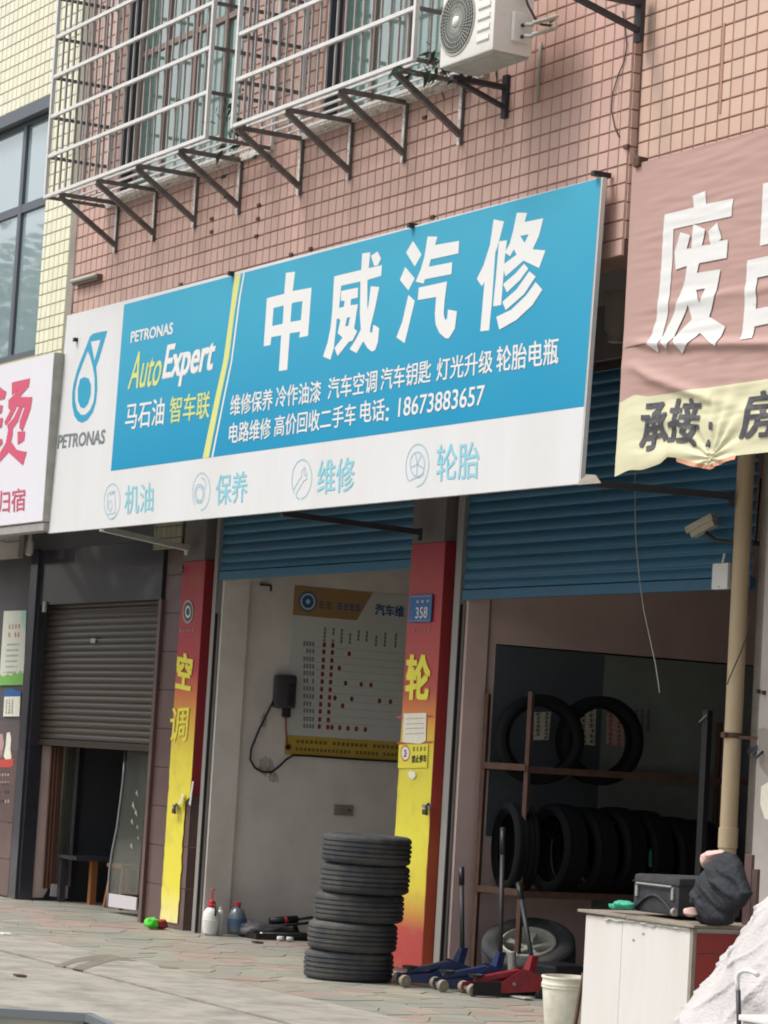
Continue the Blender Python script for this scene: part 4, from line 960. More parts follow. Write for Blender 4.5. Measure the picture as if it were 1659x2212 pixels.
for x in (640, 688, 735, 783, 830, 876, 930, 980, 1040): wfaint(ry(x) - .016, ry(x) + .016, zz(.32), zz(.23), 1, M_post_ink, 4)
wfaint(y0 + .1, 12.2, zz(.975), zz(.95), 34, M_ink); wfaint(y0 + .1, 12.2, zz(.93), zz(.905), 30, M_ink)
# wall charger with looped cable
e = onX(MM(395, 950), -20.86)
ch = thing('wall_charger', 'dark wall charger hung beside the chart with a long looping cable', 'charger', onX(MM(440, 980), XW))
a, b = onX(MM(400, 870), XW + .05), onX(MM(485, 1070), XW + .05)
MB().box(XW, XW + .09, a.y - .03, b.y, b.z, a.z, .03).build('housing', M_dstone, ch, smooth=40)
MB().box(XW + .085, XW + .105, a.y + .08, b.y - .03, b.z + .03, a.z - .08, .01).build('cover', M_black, ch)
MB().box(XW + .02, XW + .08, a.y + .06, b.y - .04, b.z - .07, b.z + .01, .015).build('plug_holder', M_black, ch)
cab = [onX(MM(*p), XW + .03) for p in ((390, 985), (350, 1060), (290, 1180), (245, 1290), (240, 1350), (265, 1395), (310, 1420), (360, 1420), (400, 1390), (440, 1350), (480, 1325), (560, 1328), (700, 1338), (900, 1352), (1050, 1360), (1250, 1368))]
MB().tube(cab, .0095, 8).build('cable', M_black, ch, smooth=True)
MB().tube([onX(MM(*p), XW + .05) for p in ((438, 1095), (440, 1180), (446, 1262))], .008, 8).build('lead', M_post_red, ch, smooth=True)
c = onX(MM(450, 1280), XW + .02); MB().lathe([(.001, .02), (.02, .02), (.025, 0)], c, 'X', 14).build('socket', M_black, ch)
M_smudge = mat('greasy_smudge', 'B5AFA8', .9, dirt=1, dscale=26, dcol='7C766E')
for (cx_, cy_, rx_, ry_) in ((330, 1385, 42, 55), (372, 1452, 30, 26), (318, 1130, 16, 40)):
    pts = []
    for i in range(26):
        a = 2 * math.pi * i / 26; k = 1 + .45 * noise.noise(Vector((math.cos(a) * 2 + cx_, math.sin(a) * 2, 4))); pts.append(onX(MM(cx_ + rx_ * k * math.cos(a), cy_ + ry_ * k * math.sin(a)), XW + .0015))
    MB().poly([pts]).build('grease_patch', M_smudge, shop, fix=False)
jb = thing('junction_plate', 'small pinkish plate on the shop wall below the chart', 'plate', onW(MM, 750, 465))
a, b = onX(MM(708, 430), XW), onX(MM(808, 497), XW); MB().box(XW, XW + .02, a.y, b.y, b.z, a.z, .003).build('plate', M_cement, jb)
MB().box(XW + .018, XW + .023, b.y - .05, b.y - .03, a.z - .05, a.z - .03).build('screw', M_dark, jb)
a = onX(BM(708, 430), XW); b = onX(BM(808, 497), XW); jb.location = jb.location; 
for o_ in list(jb.children): o_.location = o_.location + Vector((0, (a.y) - onX(MM(708, 430), XW).y, a.z - onX(MM(708, 430), XW).z))
hk = onX(ML(1455, 370), XW + .01); h_ = thing('wall_hook', 'small dark hook high on the shop wall left of the chart', 'hook', hk)
MB().bar(hk, hk + Vector((.05, .08, .0)), .02).build('arm', M_dark, h_); MB().bar(hk + Vector((.05, .08, 0)), hk + Vector((.05, .08, -.05)), .015).build('tip', M_dark, h_)

# things on the floor of the shop
def G(f, x, y): return onZ(f(x, y), 0)
c = Vector((-20.68, 10.13, 0))
sp = thing('pump_sprayer', 'white pump sprayer bottle with red head at the left of the shop wall', 'sprayer', c)
MB().lathe([(.001, 0), (.058, .003), (.068, .05), (.071, .11), (.065, .17), (.045, .2), (.022, .215)], c + Vector((0, 0, .012)), n=28).build('tank', M_plw, sp, smooth=40)
MB().lathe([(.0705, .118), (.0735, .122), (.0705, .126)], c, n=28).build('seam', M_plw, sp)
MB().lathe([(.024, .222), (.036, .225), (.036, .245), (.03, .25), (.03, .27), (.012, .285), (.001, .285)], c, n=20).build('head', M_plr, sp, smooth=40)
MB().tube([c + Vector((0, 0, .28)), c + Vector((0, 0, .36))], .006, 8).build('plunger', M_plr, sp)
MB().bar(c + Vector((-.025, 0, .365)), c + Vector((.025, 0, .365)), .014, .012).build('grip', M_plr, sp)
MB().tube([c + Vector((.02, 0, .25)), c + Vector((.06, 0, .245)), c + Vector((.075, 0, .2)), c + Vector((.07, 0, .16))], .008, 8).build('nozzle', M_black, sp, smooth=True)
for a in (0, 2.1, 4.2): MB().box(c.x + .04 * math.cos(a) - .008, c.x + .04 * math.cos(a) + .008, c.y + .04 * math.sin(a) - .008, c.y + .04 * math.sin(a) + .008, 0, .02).build('foot', M_plw, sp)
c = Vector((-20.70, onX(BL(1232, 1090), -20.7).y, 0)); bt = thing('white_bottle', 'slim white bottle standing right of the pump sprayer', 'bottle', c)
MB().lathe([(.001, 0), (.028, 0), (.03, .02), (.03, .17), (.02, .2), (.012, .205)], c, n=20).build('body', M_plw, bt, smooth=40); MB().lathe([(.014, .2), (.014, .225), (.001, .227)], c, n=14).build('cap', M_plw, bt)
c = Vector((-20.66, onX(BM(165, 1080), -20.66).y, 0)); jg = thing('plastic_jug', 'cloudy plastic jug with red cap and blue label against the shop wall', 'jug', c)
MB().lathe([(.001, 0), (.07, .003), (.075, .03), (.072, .13), (.05, .18), (.022, .2), (.022, .22)], c + Vector((0, 0, .03)), n=24).build('body', M_jug, jg, smooth=40)
MB().lathe([(.026, .24), (.028, .27), (.001, .272)], c, n=16).build('cap', M_plr, jg)
MB().lathe([(.0765, .08), (.0765, .14)], c, n=24).build('label', M_bluelab, jg)
c = Vector((-20.62, onX(BM(222, 1090), -20.62).y, 0)); bg_ = thing('plastic_bag', 'crumpled clear plastic bag leaning right of the jug', 'bag', c)
def blob(c, r, amp=.25, fr=3, seed=0, n=3, fold=0, flat=None):
    bm = bmesh.new(); bmesh.ops.create_icosphere(bm, subdivisions=n, radius=1)
    mb = MB()
    for v in bm.verts:
        d = v.co.normalized(); k = 1 + amp * noise.noise(d * fr + Vector((seed, 0, 0))) + amp * .5 * noise.noise(d * fr * 2.7 + Vector((0, seed, 0)))
        if fold: k += fold * abs(noise.noise(Vector((d.x * 5 + seed, d.y * 5, d.z * 1.3))))
        v.co = Vector((c[0] + d.x * r[0] * k, c[1] + d.y * r[1] * k, c[2] + d.z * r[2] * k))
        if flat is not None: v.co.z = max(v.co.z, flat)
    bm.verts.index_update(); mb.add([v.co.copy() for v in bm.verts], [[v.index for v in f.verts] for f in bm.faces]); bm.free(); return mb
blob(c + Vector((0, 0, .06)), (.06, .09, .075), .3, 2, 3, flat=.002).build('bag', M_jug, bg_, smooth=True)
c = Vector((-20.45, 10.72, 0)); tr = thing('black_tray', 'low black tray on the shop floor in front of the jug', 'tray', c)
MB().box(c.x - .14, c.x + .14, c.y - .36, c.y + .2, 0.002, .012).build('bottom', M_black, tr)
for (a0, a1, b0, b1) in ((-.14, -.125, -.36, .2), (.125, .14, -.36, .2), (-.125, .125, -.36, -.345), (-.125, .125, .185, .2)): MB().box(c.x + a0, c.x + a1, c.y + b0, c.y + b1, .012, .05).build('side', M_black, tr)
def tool(label, cat, name, segs, loc):
    t_ = thing(name, label, cat, loc)
    for nm, a, b, w_, m_ in segs: MB().tube([Vector(loc) + Vector(a), Vector(loc) + Vector(b)], w_, 8).build(nm, m_, t_, smooth=True)
    return t_
tool('black and red impact tool lying behind the tray', 'power tool', 'impact_tool', [('body', (-.02, -.12, .11), (.0, .12, .13), .032, M_black), ('handle', (0, .08, .12), (.02, .12, .02), .02, M_black), ('tip', (0, .12, .13), (0, .26, .15), .012, M_dark), ('ring', (-.01, .0, .12), (-.01, .03, .12), .035, M_plr)], (-20.6, onX(BM(430, 1080), -20.6).y, .02))
tool('red handled pry tool lying at the end of the tool heap', 'tool', 'pry_tool', [('shaft', (0, -.25, .09), (0, .1, .13), .012, M_dark), ('grip', (0, .1, .13), (0, .2, .12), .024, M_plr)], (-20.55, onX(BM(520, 1090), -20.55).y, 0))
tool('grey steel pipe offcut on the shop floor', 'pipe', 'steel_pipe', [('pipe', (0, -.2, .03), (.05, .22, .04), .025, M_dark), ('collar', (0, -.2, .03), (0, -.17, .03), .03, M_rail)], (-20.35, onX(BM(420, 1150), -20.35).y, 0))
tool('small white plastic cup pair lying before the tool heap', 'cup', 'plastic_cup', [('cup', (0, 0, .02), (0, .05, .02), .02, M_plw), ('cup', (0, .08, .018), (.01, .13, .018), .018, M_plw)], (-20.2, onX(BM(395, 1170), -20.2).y, 0))
c = Vector((-20.5, onX(BM(370, 1100), -20.5).y, 0)); hp = thing('cloth_bundle', 'dark oily cloth bundle in the middle of the tool heap', 'cloth', c); blob(c + Vector((0, 0, .05)), (.1, .2, .055), .4, 3, 9, flat=.002).build('bundle', M_case, hp, smooth=True)
c = Vector((-20.55, onX(BM(300, 1090), -20.55).y, 0)); hp = thing('cloth_bundle', 'grey dusty rag heap against the wall beside the tyre stack', 'cloth', c); blob(c + Vector((0, 0, .05)), (.12, .18, .07), .4, 3, 4, flat=.002).build('bundle', M_dwall, hp, smooth=True)

# ------------------------------------------------------------------ tyres
def tyre_mesh(R=.305, w=.195, rin=.2, grooves=4, n=72):
    h = w / 2; prof = []
    prof += [(rin, -h * .62), (rin + .012, -h * .80), (rin + .04, -h * .97), (R * .84, -h), (R - .03, -h * .97), (R - .012, -h * .86)]
    k = grooves; span = h * 1.6
    for i in range(k + 1):
        a = -span / 2 + span * i / (k + 1); b = a + span / (k + 1)
        prof += [(R - .002 * abs(i - k / 2), a + .006), (R - .002 * abs(i - k / 2), b - .006)]
        if i < k: prof += [(R - .011, b - .004), (R - .011, b + .004)]
    prof += [(R - .012, h * .86), (R - .03, h * .97), (R * .84, h), (rin + .04, h * .97), (rin + .012, h * .80), (rin, h * .62), (rin + .03, h * .55), (R - .035, h * .6), (R - .035, -h * .6), (rin + .03, -h * .55)]
    mb = MB().lathe(prof, n=n, closed=True)
    return mb, prof
TY, _ = tyre_mesh()
ty_o = TY.build('tyre', M_rubber, smooth=35)
tag(ty_o, 'worn tyre at the bottom of the stack in front of the middle pillar', 'tyre', 'stack of five worn tyres')
cx0, cy0 = -16.86, 9.31
labs = ['worn tyre at the bottom of the stack in front of the middle pillar', 'second tyre from the bottom of the stack by the middle pillar', 'middle tyre of the five stacked by the pillar', 'fourth tyre up the stack by the middle pillar', 'topmost tyre of the stack by the middle pillar, its open ring visible']
offs = [(0, 0), (.03, -.0), (.045, .03), (.10, .03), (.12, .02)]
for i in range(5):
    o = ty_o if i == 0 else ty_o.copy()
    if i: COL.objects.link(o)
    o.location = (cx0 + offs[i][0], cy0 + offs[i][1], .0985 + i * .1955); o.rotation_euler = (random.uniform(-.008, .008), random.uniform(-.008, .008), rnd() * 6)
    o['label'] = labs[i]
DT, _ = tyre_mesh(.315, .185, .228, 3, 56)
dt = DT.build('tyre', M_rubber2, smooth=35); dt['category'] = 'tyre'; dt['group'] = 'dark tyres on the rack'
def rack_tyre(o, loc, rot, label):
    o.location = loc; o.rotation_euler = rot; o['label'] = label
cL, cR = onX(MR(375, 1237), -16.66), onX(MR(735, 1245), -16.66)
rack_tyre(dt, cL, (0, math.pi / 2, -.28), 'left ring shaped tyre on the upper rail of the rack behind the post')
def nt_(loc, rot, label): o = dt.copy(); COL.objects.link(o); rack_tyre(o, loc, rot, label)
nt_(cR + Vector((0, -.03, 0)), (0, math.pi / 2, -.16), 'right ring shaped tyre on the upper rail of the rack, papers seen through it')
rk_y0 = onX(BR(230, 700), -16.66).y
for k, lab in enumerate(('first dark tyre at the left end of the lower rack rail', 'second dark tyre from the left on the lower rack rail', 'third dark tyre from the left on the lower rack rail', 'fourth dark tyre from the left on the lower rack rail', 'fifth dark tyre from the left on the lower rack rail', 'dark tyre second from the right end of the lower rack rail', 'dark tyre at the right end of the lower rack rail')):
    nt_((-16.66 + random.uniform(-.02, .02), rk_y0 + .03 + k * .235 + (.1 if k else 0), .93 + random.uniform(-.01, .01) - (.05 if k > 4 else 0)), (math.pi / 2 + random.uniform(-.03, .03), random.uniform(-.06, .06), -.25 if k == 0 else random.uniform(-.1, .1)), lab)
# rack
rk = thing('tyre_rack', 'rusty angle iron tyre rack along the left wall of the tyre store', 'rack', (-16.66, 11, 0))
p1 = onX(MR(100, 980), -16.86); p2 = onX(MR(345, 970), -16.46)
zr1, zr2 = 1.49, .64
ye = 12.3
for (X, Y, zt) in ((-16.86, p1.y, p1.z), (-16.46, p2.y, p2.z), (-16.86, ye, 1.9), (-16.46, ye, 1.9)):
    MB().box(X - .025, X + .025, Y - .025, Y - .018, 0, zt).build('post', M_rust, rk); MB().box(X - .025, X - .018, Y - .018, Y + .025, 0, zt).build('post_flange', M_rust, rk)
for z in (zr1, zr2):
    MB().box(-16.45, -16.44, p2.y - .03, ye, z - .035, z + .01).build('rail', M_rust, rk); MB().box(-16.48, -16.451, p2.y - .03, ye, z + .002, z + .01).build('rail_flange', M_rust, rk)
    MB().box(-16.88, -16.87, p1.y, ye, z - .035, z + .01).build('rail', M_rust, rk)
    MB().bar((-16.86, p1.y - .03, z), (-16.46, p2.y - .03, z), .008, .045).build('end_rail', M_rust, rk)
# leaned wheel with alloy rim
cw = onX(BR(318, 1235), -16.5)
cw = onY(BR(318, 1255), 10.55)
wl_ = thing('alloy_wheel', 'dusty alloy wheel in its tyre lying tilted under the rack', 'wheel', cw)
vdir = (O - cw).normalized(); zax = Vector((0, 0, 1)); nrm = (zax * math.cos(math.radians(33)) + (vdir - zax * vdir.z).normalized() * math.sin(math.radians(33))).normalized()
nrm = (nrm + Vector((-.12, 0, 0))).normalized()
MW = nrm.to_track_quat('Z', 'Y').to_matrix()
_, prf = tyre_mesh(.325, .20, .2, 3, 60)
MB().lathe(prf, cw, n=60, closed=True, M=MW).build('tyre', M_rubber, wl_, smooth=35)
MB().lathe([(.2, .06), (.192, .085), (.178, .088), (.168, .07), (.162, -.02), (.16, -.08), (.0005, -.08)], cw, n=48, M=MW).build('rim', M_alloy, wl_, smooth=35)
for k in range(5):
    a = k * 2 * math.pi / 5 + .3; pts = []
    for r_, da in ((.035, -.5), (.09, -.16), (.168, -.2), (.168, .2), (.09, .16), (.035, .5)): pts.append(cw + MW @ Vector((r_ * math.cos(a + da), r_ * math.sin(a + da), .035 + .02 * (r_ / .17))))
    MB().prism(pts, MW @ Vector((0, 0, -.025))).build('spoke', M_alloy, wl_)
MB().lathe([(.001, .045), (.035, .04), (.04, .01)], cw, n=20, M=MW).build('hub_cap', M_alloy, wl_, smooth=40)
# papers on the wall inside and dim shelf
for lab, pts, m_, n in (('white paper sheet with dark writing seen through the right ring tyre', ((600, 1060), (697, 1058), (690, 1272), (602, 1262)), M_paper, 2), ('pinkish printed sheet seen through the right ring tyre', ((755, 1088), (852, 1110), (850, 1278), (752, 1262)), M_pinkc, 2), ('pale sheet behind the left ring tyre', ((350, 1085), (445, 1082), (430, 1240), (345, 1240)), M_paper, 2), ('pale sheet on the wall right of the ring tyres', ((905, 1068), (1005, 1072), (1000, 1190), (905, 1190)), M_green, 3)):
    t_ = thing('wall_paper_sheet', lab, 'notice', onX(MR(*pts[0]), -16.97), 'sheets stuck on the store wall')
    MB().poly([[onX(MR(*p), -16.972) for p in pts]]).build('sheet', m_, t_, fix=False)
    f_ = lambda x, y: MR(x, y); smalltext(MR, pts[0], pts[1], pts[3], n, M_post_red if m_ is M_pinkc else M_ink, lambda p, l=0: onX(p, -16.972 + l), t_, .003, rows=7)
MB_c = thing('dark_cupboard', 'dark cupboard deep inside the tyre store on the right', 'cupboard', (-16.7, 12.9, 0))
MB().box(-16.97, -16.5, 12.5, 14.4, 0, 1.78).build('carcass', M_darkboard, MB_c); MB().box(-16.499, -16.49, 12.52, 13.44, .05, 1.75).build('door', M_darkboard, MB_c); MB().box(-16.499, -16.49, 13.46, 14.38, .05, 1.75).build('door', M_darkboard, MB_c)
dp = onY(MR(1322, 1075), 10.9); pst = thing('dark_post', 'dark upright post standing alone in the tyre store right of the sheets', 'post', (dp.x, 10.9, 0))
MB().box(dp.x - .03, dp.x + .03, 10.88, 10.92, 0, dp.z).build('post', M_black, pst); MB().tube([Vector((dp.x - .05, 10.87, dp.z - .08)), Vector((dp.x + .04, 10.86, dp.z - .03))], .004, 5).build('tie_wire', M_acpan, pst)
for lab, p0, p1_, m_ in (('green bottle on the lower rack rail between dark tyres', (1020, 640), (1045, 780), M_teal_r), ('pale bottle at the far end of the lower rack rail', (1245, 640), (1280, 780), M_acpan)):
    c = onX(BR((p0[0]), p1_[1]), -16.42); t_ = thing('bottle', lab, 'bottle', c); hh = onX(BR(*p0), -16.42).z - c.z
    MB().lathe([(.001, 0), (.04, 0), (.042, hh * .6), (.02, hh * .8), (.015, hh), (.001, hh)], c, n=16).build('body', m_, t_, smooth=40)
# hanging pale cable in front of the shutter
tag(MB().tube([onY(MR(*p), YS - .2) for p in ((914, -470), (916, 30), (922, 160), (938, 330), (965, 520), (1000, 680), (1030, 820), (1045, 920), (1052, 975))], .0035, 6).build('hanging_cable', M_acpan, smooth=True), 'thin pale cable dangling in front of the wide blue shutter', 'cable')

# ------------------------------------------------------------------ floor jacks
def jack(label, xc, y0, col, rot=0, L_=.60, handle=None, hm=None):
    j = thing('floor_jack', label, 'floor jack', (xc, y0, 0), 'row of floor jacks')
    R_ = Matrix.Rotation(rot, 3, 'Z'); B_ = Vector((xc, y0, 0))
    def T(x, y, z): return B_ + R_ @ Vector((x, y, z))
    for s_ in (-1, 1):
        x = s_ * .085
        out = [T(x, .0, .03), T(x, L_ * .5, .03), T(x, L_, .05), T(x, L_, .15), T(x, L_ * .72, .19), T(x, L_ * .45, .10), T(x, 0, .075)]
        MB().prism(out, R_ @ Vector((.01 * s_, 0, 0))).build('side_plate', col, j)
        MB().lathe([(.001, -.02), (.036, -.02), (.04, -.012), (.04, .012), (.036, .02), (.001, .02)], T(s_ * .12, .02, .042), 'X', 22).build('front_wheel', M_caster, j, smooth=35)
        MB().lathe([(.001, -.022), (.014, -.022), (.014, .022), (.001, .022)], T(s_ * .12, .02, .042), 'X', 14).build('wheel_cap', M_rail, j, smooth=35)
        MB().lathe([(.001, -.014), (.03, -.014), (.03, .014), (.001, .014)], T(s_ * .09, L_ - .02, .032), 'X', 16).build('rear_caster', M_dark, j, smooth=35)
    MB().bar(T(-.12, .02, .042), T(.12, .02, .042), .02).build('front_axle', M_rail, j)
    MB().prism([T(-.035, .06, .085), T(.035, .06, .085), T(.055, L_ * .7, .15), T(-.055, L_ * .7, .15)], (0, 0, .03)).build('lift_arm', col, j)
    MB().lathe([(.001, 0), (.045, 0), (.055, .02), (.045, .02), (.03, .008), (.001, .008)], T(0, .07, .115), n=18).build('saddle', M_dark, j, smooth=35)
    MB().box(-.01, .01, -.01, .01, 0, .01)
    MB().prism([T(-.07, L_ * .62, .05), T(.07, L_ * .62, .05), T(.07, L_ * .95, .05), T(-.07, L_ * .95, .05)], (0, 0, .09)).build('pump_block', M_dark, j)
    a = T(0, L_ * .86, .13)
    MB().prism([a + Vector((-.05, -.05, 0)), a + Vector((.05, -.05, 0)), a + Vector((.02, 0, .14)), a + Vector((-.02, 0, .14))], (0, .05, 0)).build('handle_socket', col, j)
    if handle:
        top = Vector(handle); b = a + Vector((0, .02, .08))
        MB().tube([b, b + (top - b) * .82], .016, 12).build('handle', M_dark if not hm else hm, j, smooth=True)
        MB().tube([b + (top - b) * .8, top], .02, 12).build('handle_grip', M_black, j, smooth=True)
    for z in (.09, ): MB().lathe([(.001, 0), (.012, 0), (.012, .01), (.001, .012)], T(.096, L_ * .6, z), 'X', 10).build('bolt', M_rail, j)
    return j
jack('blue floor jack nearest the tyre stack with a short upright handle', -16.45, 9.47, M_jblue, -.35, .47, onY(BM(1422, 780), 9.9))
jack('blue floor jack in the middle of the row with its handle against the rack', -16.13, 9.57, M_jblue, -.33, .47, onY(BR(176, 560), 10.05))
jack('red floor jack at the right end of the row', -15.86, 9.63, M_jred, -.30, .50, onY(BR(262, 870), 10.1), M_dark)
jb_ = thing('machine_base', 'black steel machine base on the floor right of the red jack', 'machine', (-15.6, 10.1, 0))
MB().prism([onZ(BR(5, 1500), .01), onZ(BR(350, 1495), .01), onZ(BR(350, 1495), .01) + Vector((0, .35, 0)), onZ(BR(5, 1500), .01) + Vector((.0, .35, 0))], (0, 0, .09)).build('base', M_black, jb_)
cb = onY(BR(420, 1430), 10.4); MB().box(cb.x - .12, cb.x + .25, 10.3, 10.6, 0, .2, .02).build('housing', M_black, jb_); MB().tube([Vector((cb.x - .14, 10.2, .25)), Vector((cb.x - .1, 10.2, .0))], .03, 12).build('cylinder', M_casem, jb_)
pl_ = onZ(BR(280, 1510), .01); tag(MB().box(pl_.x - .12, pl_.x + .1, pl_.y - .04, pl_.y + .04, .006, .016, .004).build('flat_plate', M_acpan), 'thin pale flat plate on the floor before the red jack', 'plate')

# ------------------------------------------------------------------ cabinet corner on the right
YC = 8.9
a, b = onY(BR(650, 1025), YC), onY(BR(1238, 1120), YC)
cb = thing('old_cabinet', 'old white cabinet with dark red drawer side standing at the right', 'cabinet', ((a.x + b.x) / 2, YC + .2, 0))
ct = .72
MB().box(a.x, b.x, YC, YC + .5, .02, ct - .03, .002).build('carcass', M_cab, cb)
mid = onY(BR(855, 1100), YC).x
MB().box(a.x + .004, mid - .0015, YC - .012, YC - .0005, .03, ct - .035, .002).build('panel', M_cab, cb); MB().box(mid + .0015, b.x - .004, YC - .012, YC - .0005, .03, ct - .035, .002).build('panel', M_cab, cb)
for z0, z1 in ((.02, .36), (.365, .56), (.565, .665)): MB().box(b.x + .001, b.x + .018, YC + .015, YC + .49, z0, z1, .003).build('drawer_front', M_cabred, cb)
MB().box(b.x + .001, b.x + .022, YC - .012, YC + .012, .02, ct - .03).build('corner_strip', M_wood, cb)
vs = []; tp = MB()
for i, (x0, x1) in enumerate(((a.x - .06, a.x + .42), (a.x + .425, b.x + .05))):
    MB().box(x0, x1, YC - .03, YC + .52, ct - .022 - .003 * i, ct - .006 - .003 * i, .003).build('top_board', M_wood, cb)
pe = MB(); n = 26
for i in range(n + 1):
    x = a.x + .2 + (b.x - a.x - .2) * i / n; z = ct - .025; pe.v += [Vector((x, YC - .016, z)), Vector((x, YC - .018 - .01 * rnd(), z - .012 - .03 * abs(noise.noise(Vector((x * 9, 0, 0))))))]
pe.f = [(2 * i, 2 * i + 2, 2 * i + 3, 2 * i + 1) for i in range(n)]; pe.build('peeling_edge', M_acpan, cb, fix=False)
for x, y in ((905, 1190), (960, 1155), (890, 1075), (805, 1060)):
    c = onY(BR(x, y), YC - .013); MB().box(c.x - .01, c.x + .012, YC - .0135, YC - .012, c.z - .006, c.z + .006).build('paint_chip', M_wood, cb)
# suitcase lying on the cabinet
YSu = 9.02
a1_, b1_ = onY(BR(898, 1015), YSu), onY(BR(1165, 815), YSu)
su = thing('suitcase', 'black soft suitcase with grey handle frame lying on the cabinet', 'suitcase', (a1_.x, YSu, ct))
sx0, sx1, sz0, sz1 = a1_.x, b1_.x, ct + .012, onY(BR(900, 812), YSu).z
MB().box(sx0, sx1, YSu, YSu + .42, sz0, sz1, .022).build('body', M_case, su, smooth=40)
MB().box(sx0 - .004, sx1 + .004, YSu - .004, YSu + .424, sz1 - .045, sz1 - .038).build('zip_band', M_black, su)
for x in (sx0 + .035, sx1 - .06): MB().box(x, x + .022, YSu - .012, YSu + .002, sz0 + (sz1 - sz0) * .4, sz1 - .055, .004).build('handle_bracket', M_casem, su)
MB().tube([Vector((sx0 + .045, YSu - .01, sz1 - .06)), Vector((sx0 + .05, YSu - .014, sz1 - .052)), Vector((sx1 - .05, YSu - .014, sz1 - .052))], .006, 8).build('pull_bar', M_casem, su)
arc = [Vector((sx0 + .04 + (sx1 - sx0 - .09) * t, YSu - .008, sz0 + .02 + .08 * math.sin(math.pi * t))) for t in [i / 12 for i in range(13)]]
MB().tube(arc, .007, 8).build('piping', M_case, su, smooth=True)
for x in (sx0 + .012, sx1 - .03): MB().lathe([(.001, -.012), (.022, -.012), (.022, .012), (.001, .012)], (x + .01, YSu - .008, sz0 + .022), 'X', 16).build('wheel', M_casem, su, smooth=35)
# jacket heap, pink cap, teal rag
jc = onY(BR(1395, 925), 9.0)
jk = thing('dark_jacket', 'dark denim jacket heaped on the right end of the cabinet', 'jacket', jc)
def heap(out_img, Yc, th, f, name, m, parent, seed, amp):
    """padded form from a front outline: rounded, with folds"""
    P3 = [onY(f(*p), Yc) for p in out_img]; cxm = sum((p.x for p in P3)) / len(P3); czm = sum((p.z for p in P3)) / len(P3); C = Vector((cxm, Yc, czm)); n = len(P3)
    mb = MB(); rings = 22
    for side in (-1, 1):
        st_ = len(mb.v)
        for r in range(rings + 1):
            t = r / rings
            for i in range(n * 7):
                p = P3[i // 7].lerp(P3[(i // 7 + 1) % n], (i % 7) / 7); w_ = C.lerp(p, t); fu = w_.z * .8 + w_.x * .55; fv = w_.x * .8 - w_.z * .55; y = side * (th * math.sqrt(max(0, 1 - t ** 2.4)) + amp * (1 - t ** 4) * (.9 * noise.noise(Vector((fu * 17 + 1.2 * noise.noise(Vector((fv * 6, fu * 4, seed))), fv * 3.5, seed))) + .35 * noise.noise(Vector((fu * 40, fv * 9, seed)))))
                mb.v.append(Vector((w_.x, Yc + y, w_.z)))
        k = n * 7
        for r in range(rings):
            for i in range(k): mb.f.append((st_ + r * k + i, st_ + r * k + (i + 1) % k, st_ + (r + 1) * k + (i + 1) % k, st_ + (r + 1) * k + i))
    o = mb.build(name, m, parent, fix=False)
    bm = bmesh.new(); bm.from_mesh(o.data); bmesh.ops.remove_doubles(bm, verts=bm.verts, dist=.0004); bmesh.ops.recalc_face_normals(bm, faces=bm.faces); bm.to_mesh(o.data); bm.free()
    o.data.polygons.foreach_set('use_smooth', [True] * len(o.data.polygons)); return o
heap([(1420, 690), (1470, 705), (1505, 760), (1530, 850), (1560, 930), (1520, 1000), (1455, 1045), (1442, 1105), (1360, 1110), (1285, 1098), (1262, 1060), (1270, 1000), (1228, 985), (1240, 930), (1275, 850), (1310, 800), (1350, 750)], 9.0, .075, BR, 'jacket', M_cloth, jk, 2, .055)
pk = thing('pale_pink_cap', 'pale pink cloth cap resting behind the top of the dark jacket', 'cap', onY(BR(1345, 740), 9.12))
heap([(1300, 712), (1340, 688), (1395, 684), (1425, 700), (1370, 745), (1310, 790), (1292, 750)], 9.06, .05, BR, 'cap', M_pinkc, pk, 5, .02)
pk = thing('pink_cloth_scrap', 'small beige cloth scrap peeping out under the dark jacket', 'cloth', onY(BR(1220, 1040), 8.93))
heap([(1208, 1010), (1235, 1005), (1250, 1050), (1225, 1060), (1205, 1045)], 8.93, .04, BR, 'scrap', M_pinkc, pk, 6, .01)
rg = thing('teal_rag', 'crumpled teal plastic rag at the left end of the cabinet top', 'rag', onY(BR(820, 1000), 8.98))
heap([(770, 985), (800, 985), (830, 965), (880, 970), (905, 990), (895, 1020), (850, 1018), (800, 1022), (775, 1005)], 8.95, .03, BR, 'rag', M_teal_r, rg, 8, .05)
for lab, x0, x1, y0, Y_ in (('narrow dark brown board leaning behind the jacket', 1530, 1570, 708, 9.3), ('shorter brown board leaning right of the jacket', 1572, 1600, 790, 9.25)):
    a, b = onY(BR(x0, y0), Y_), onY(BR(x1, y0), Y_); t_ = thing('brown_board', lab, 'board', (a.x, Y_, ct)); MB().box(a.x, b.x, Y_, Y_ + .02, 0.0, a.z, .002).build('board', M_bstone, t_)
# bucket
cbk = Vector((-13.52, 8.99, 0)); tb = onY(BR(540, 1400), 8.99); cbk.x = tb.x
bk = thing('plastic_bucket', 'dirty white plastic bucket left of the cabinet', 'bucket', cbk); bz = .315
MB().lathe([(.001, .002), (.115, .002), (.12, .01), (.145, bz - .06), (.147, bz), (.137, bz), (.11, .02), (.001, .02)], cbk, n=36).build('pail', M_bucket, bk, smooth=40)
for z, r_ in ((bz - .005, .153), (bz - .045, .151), (bz - .06, .150)): MB().lathe([(r_ - .006, z - .006), (r_, z - .005), (r_, z + .005), (r_ - .006, z + .006)], cbk, n=36, closed=True).build('rim_band', M_bucket, bk, smooth=40)
MB().lathe([(.001, bz - .05), (.14, bz - .05)], cbk, n=30).build('contents', M_wood, bk)
a = onY(BR(628, 1372), 8.93); tag(MB().bar((a.x, 8.88, 0), a, .018, .018).build('thin_stake', M_rust), 'thin rusty stake standing between the bucket and the cabinet', 'stake')
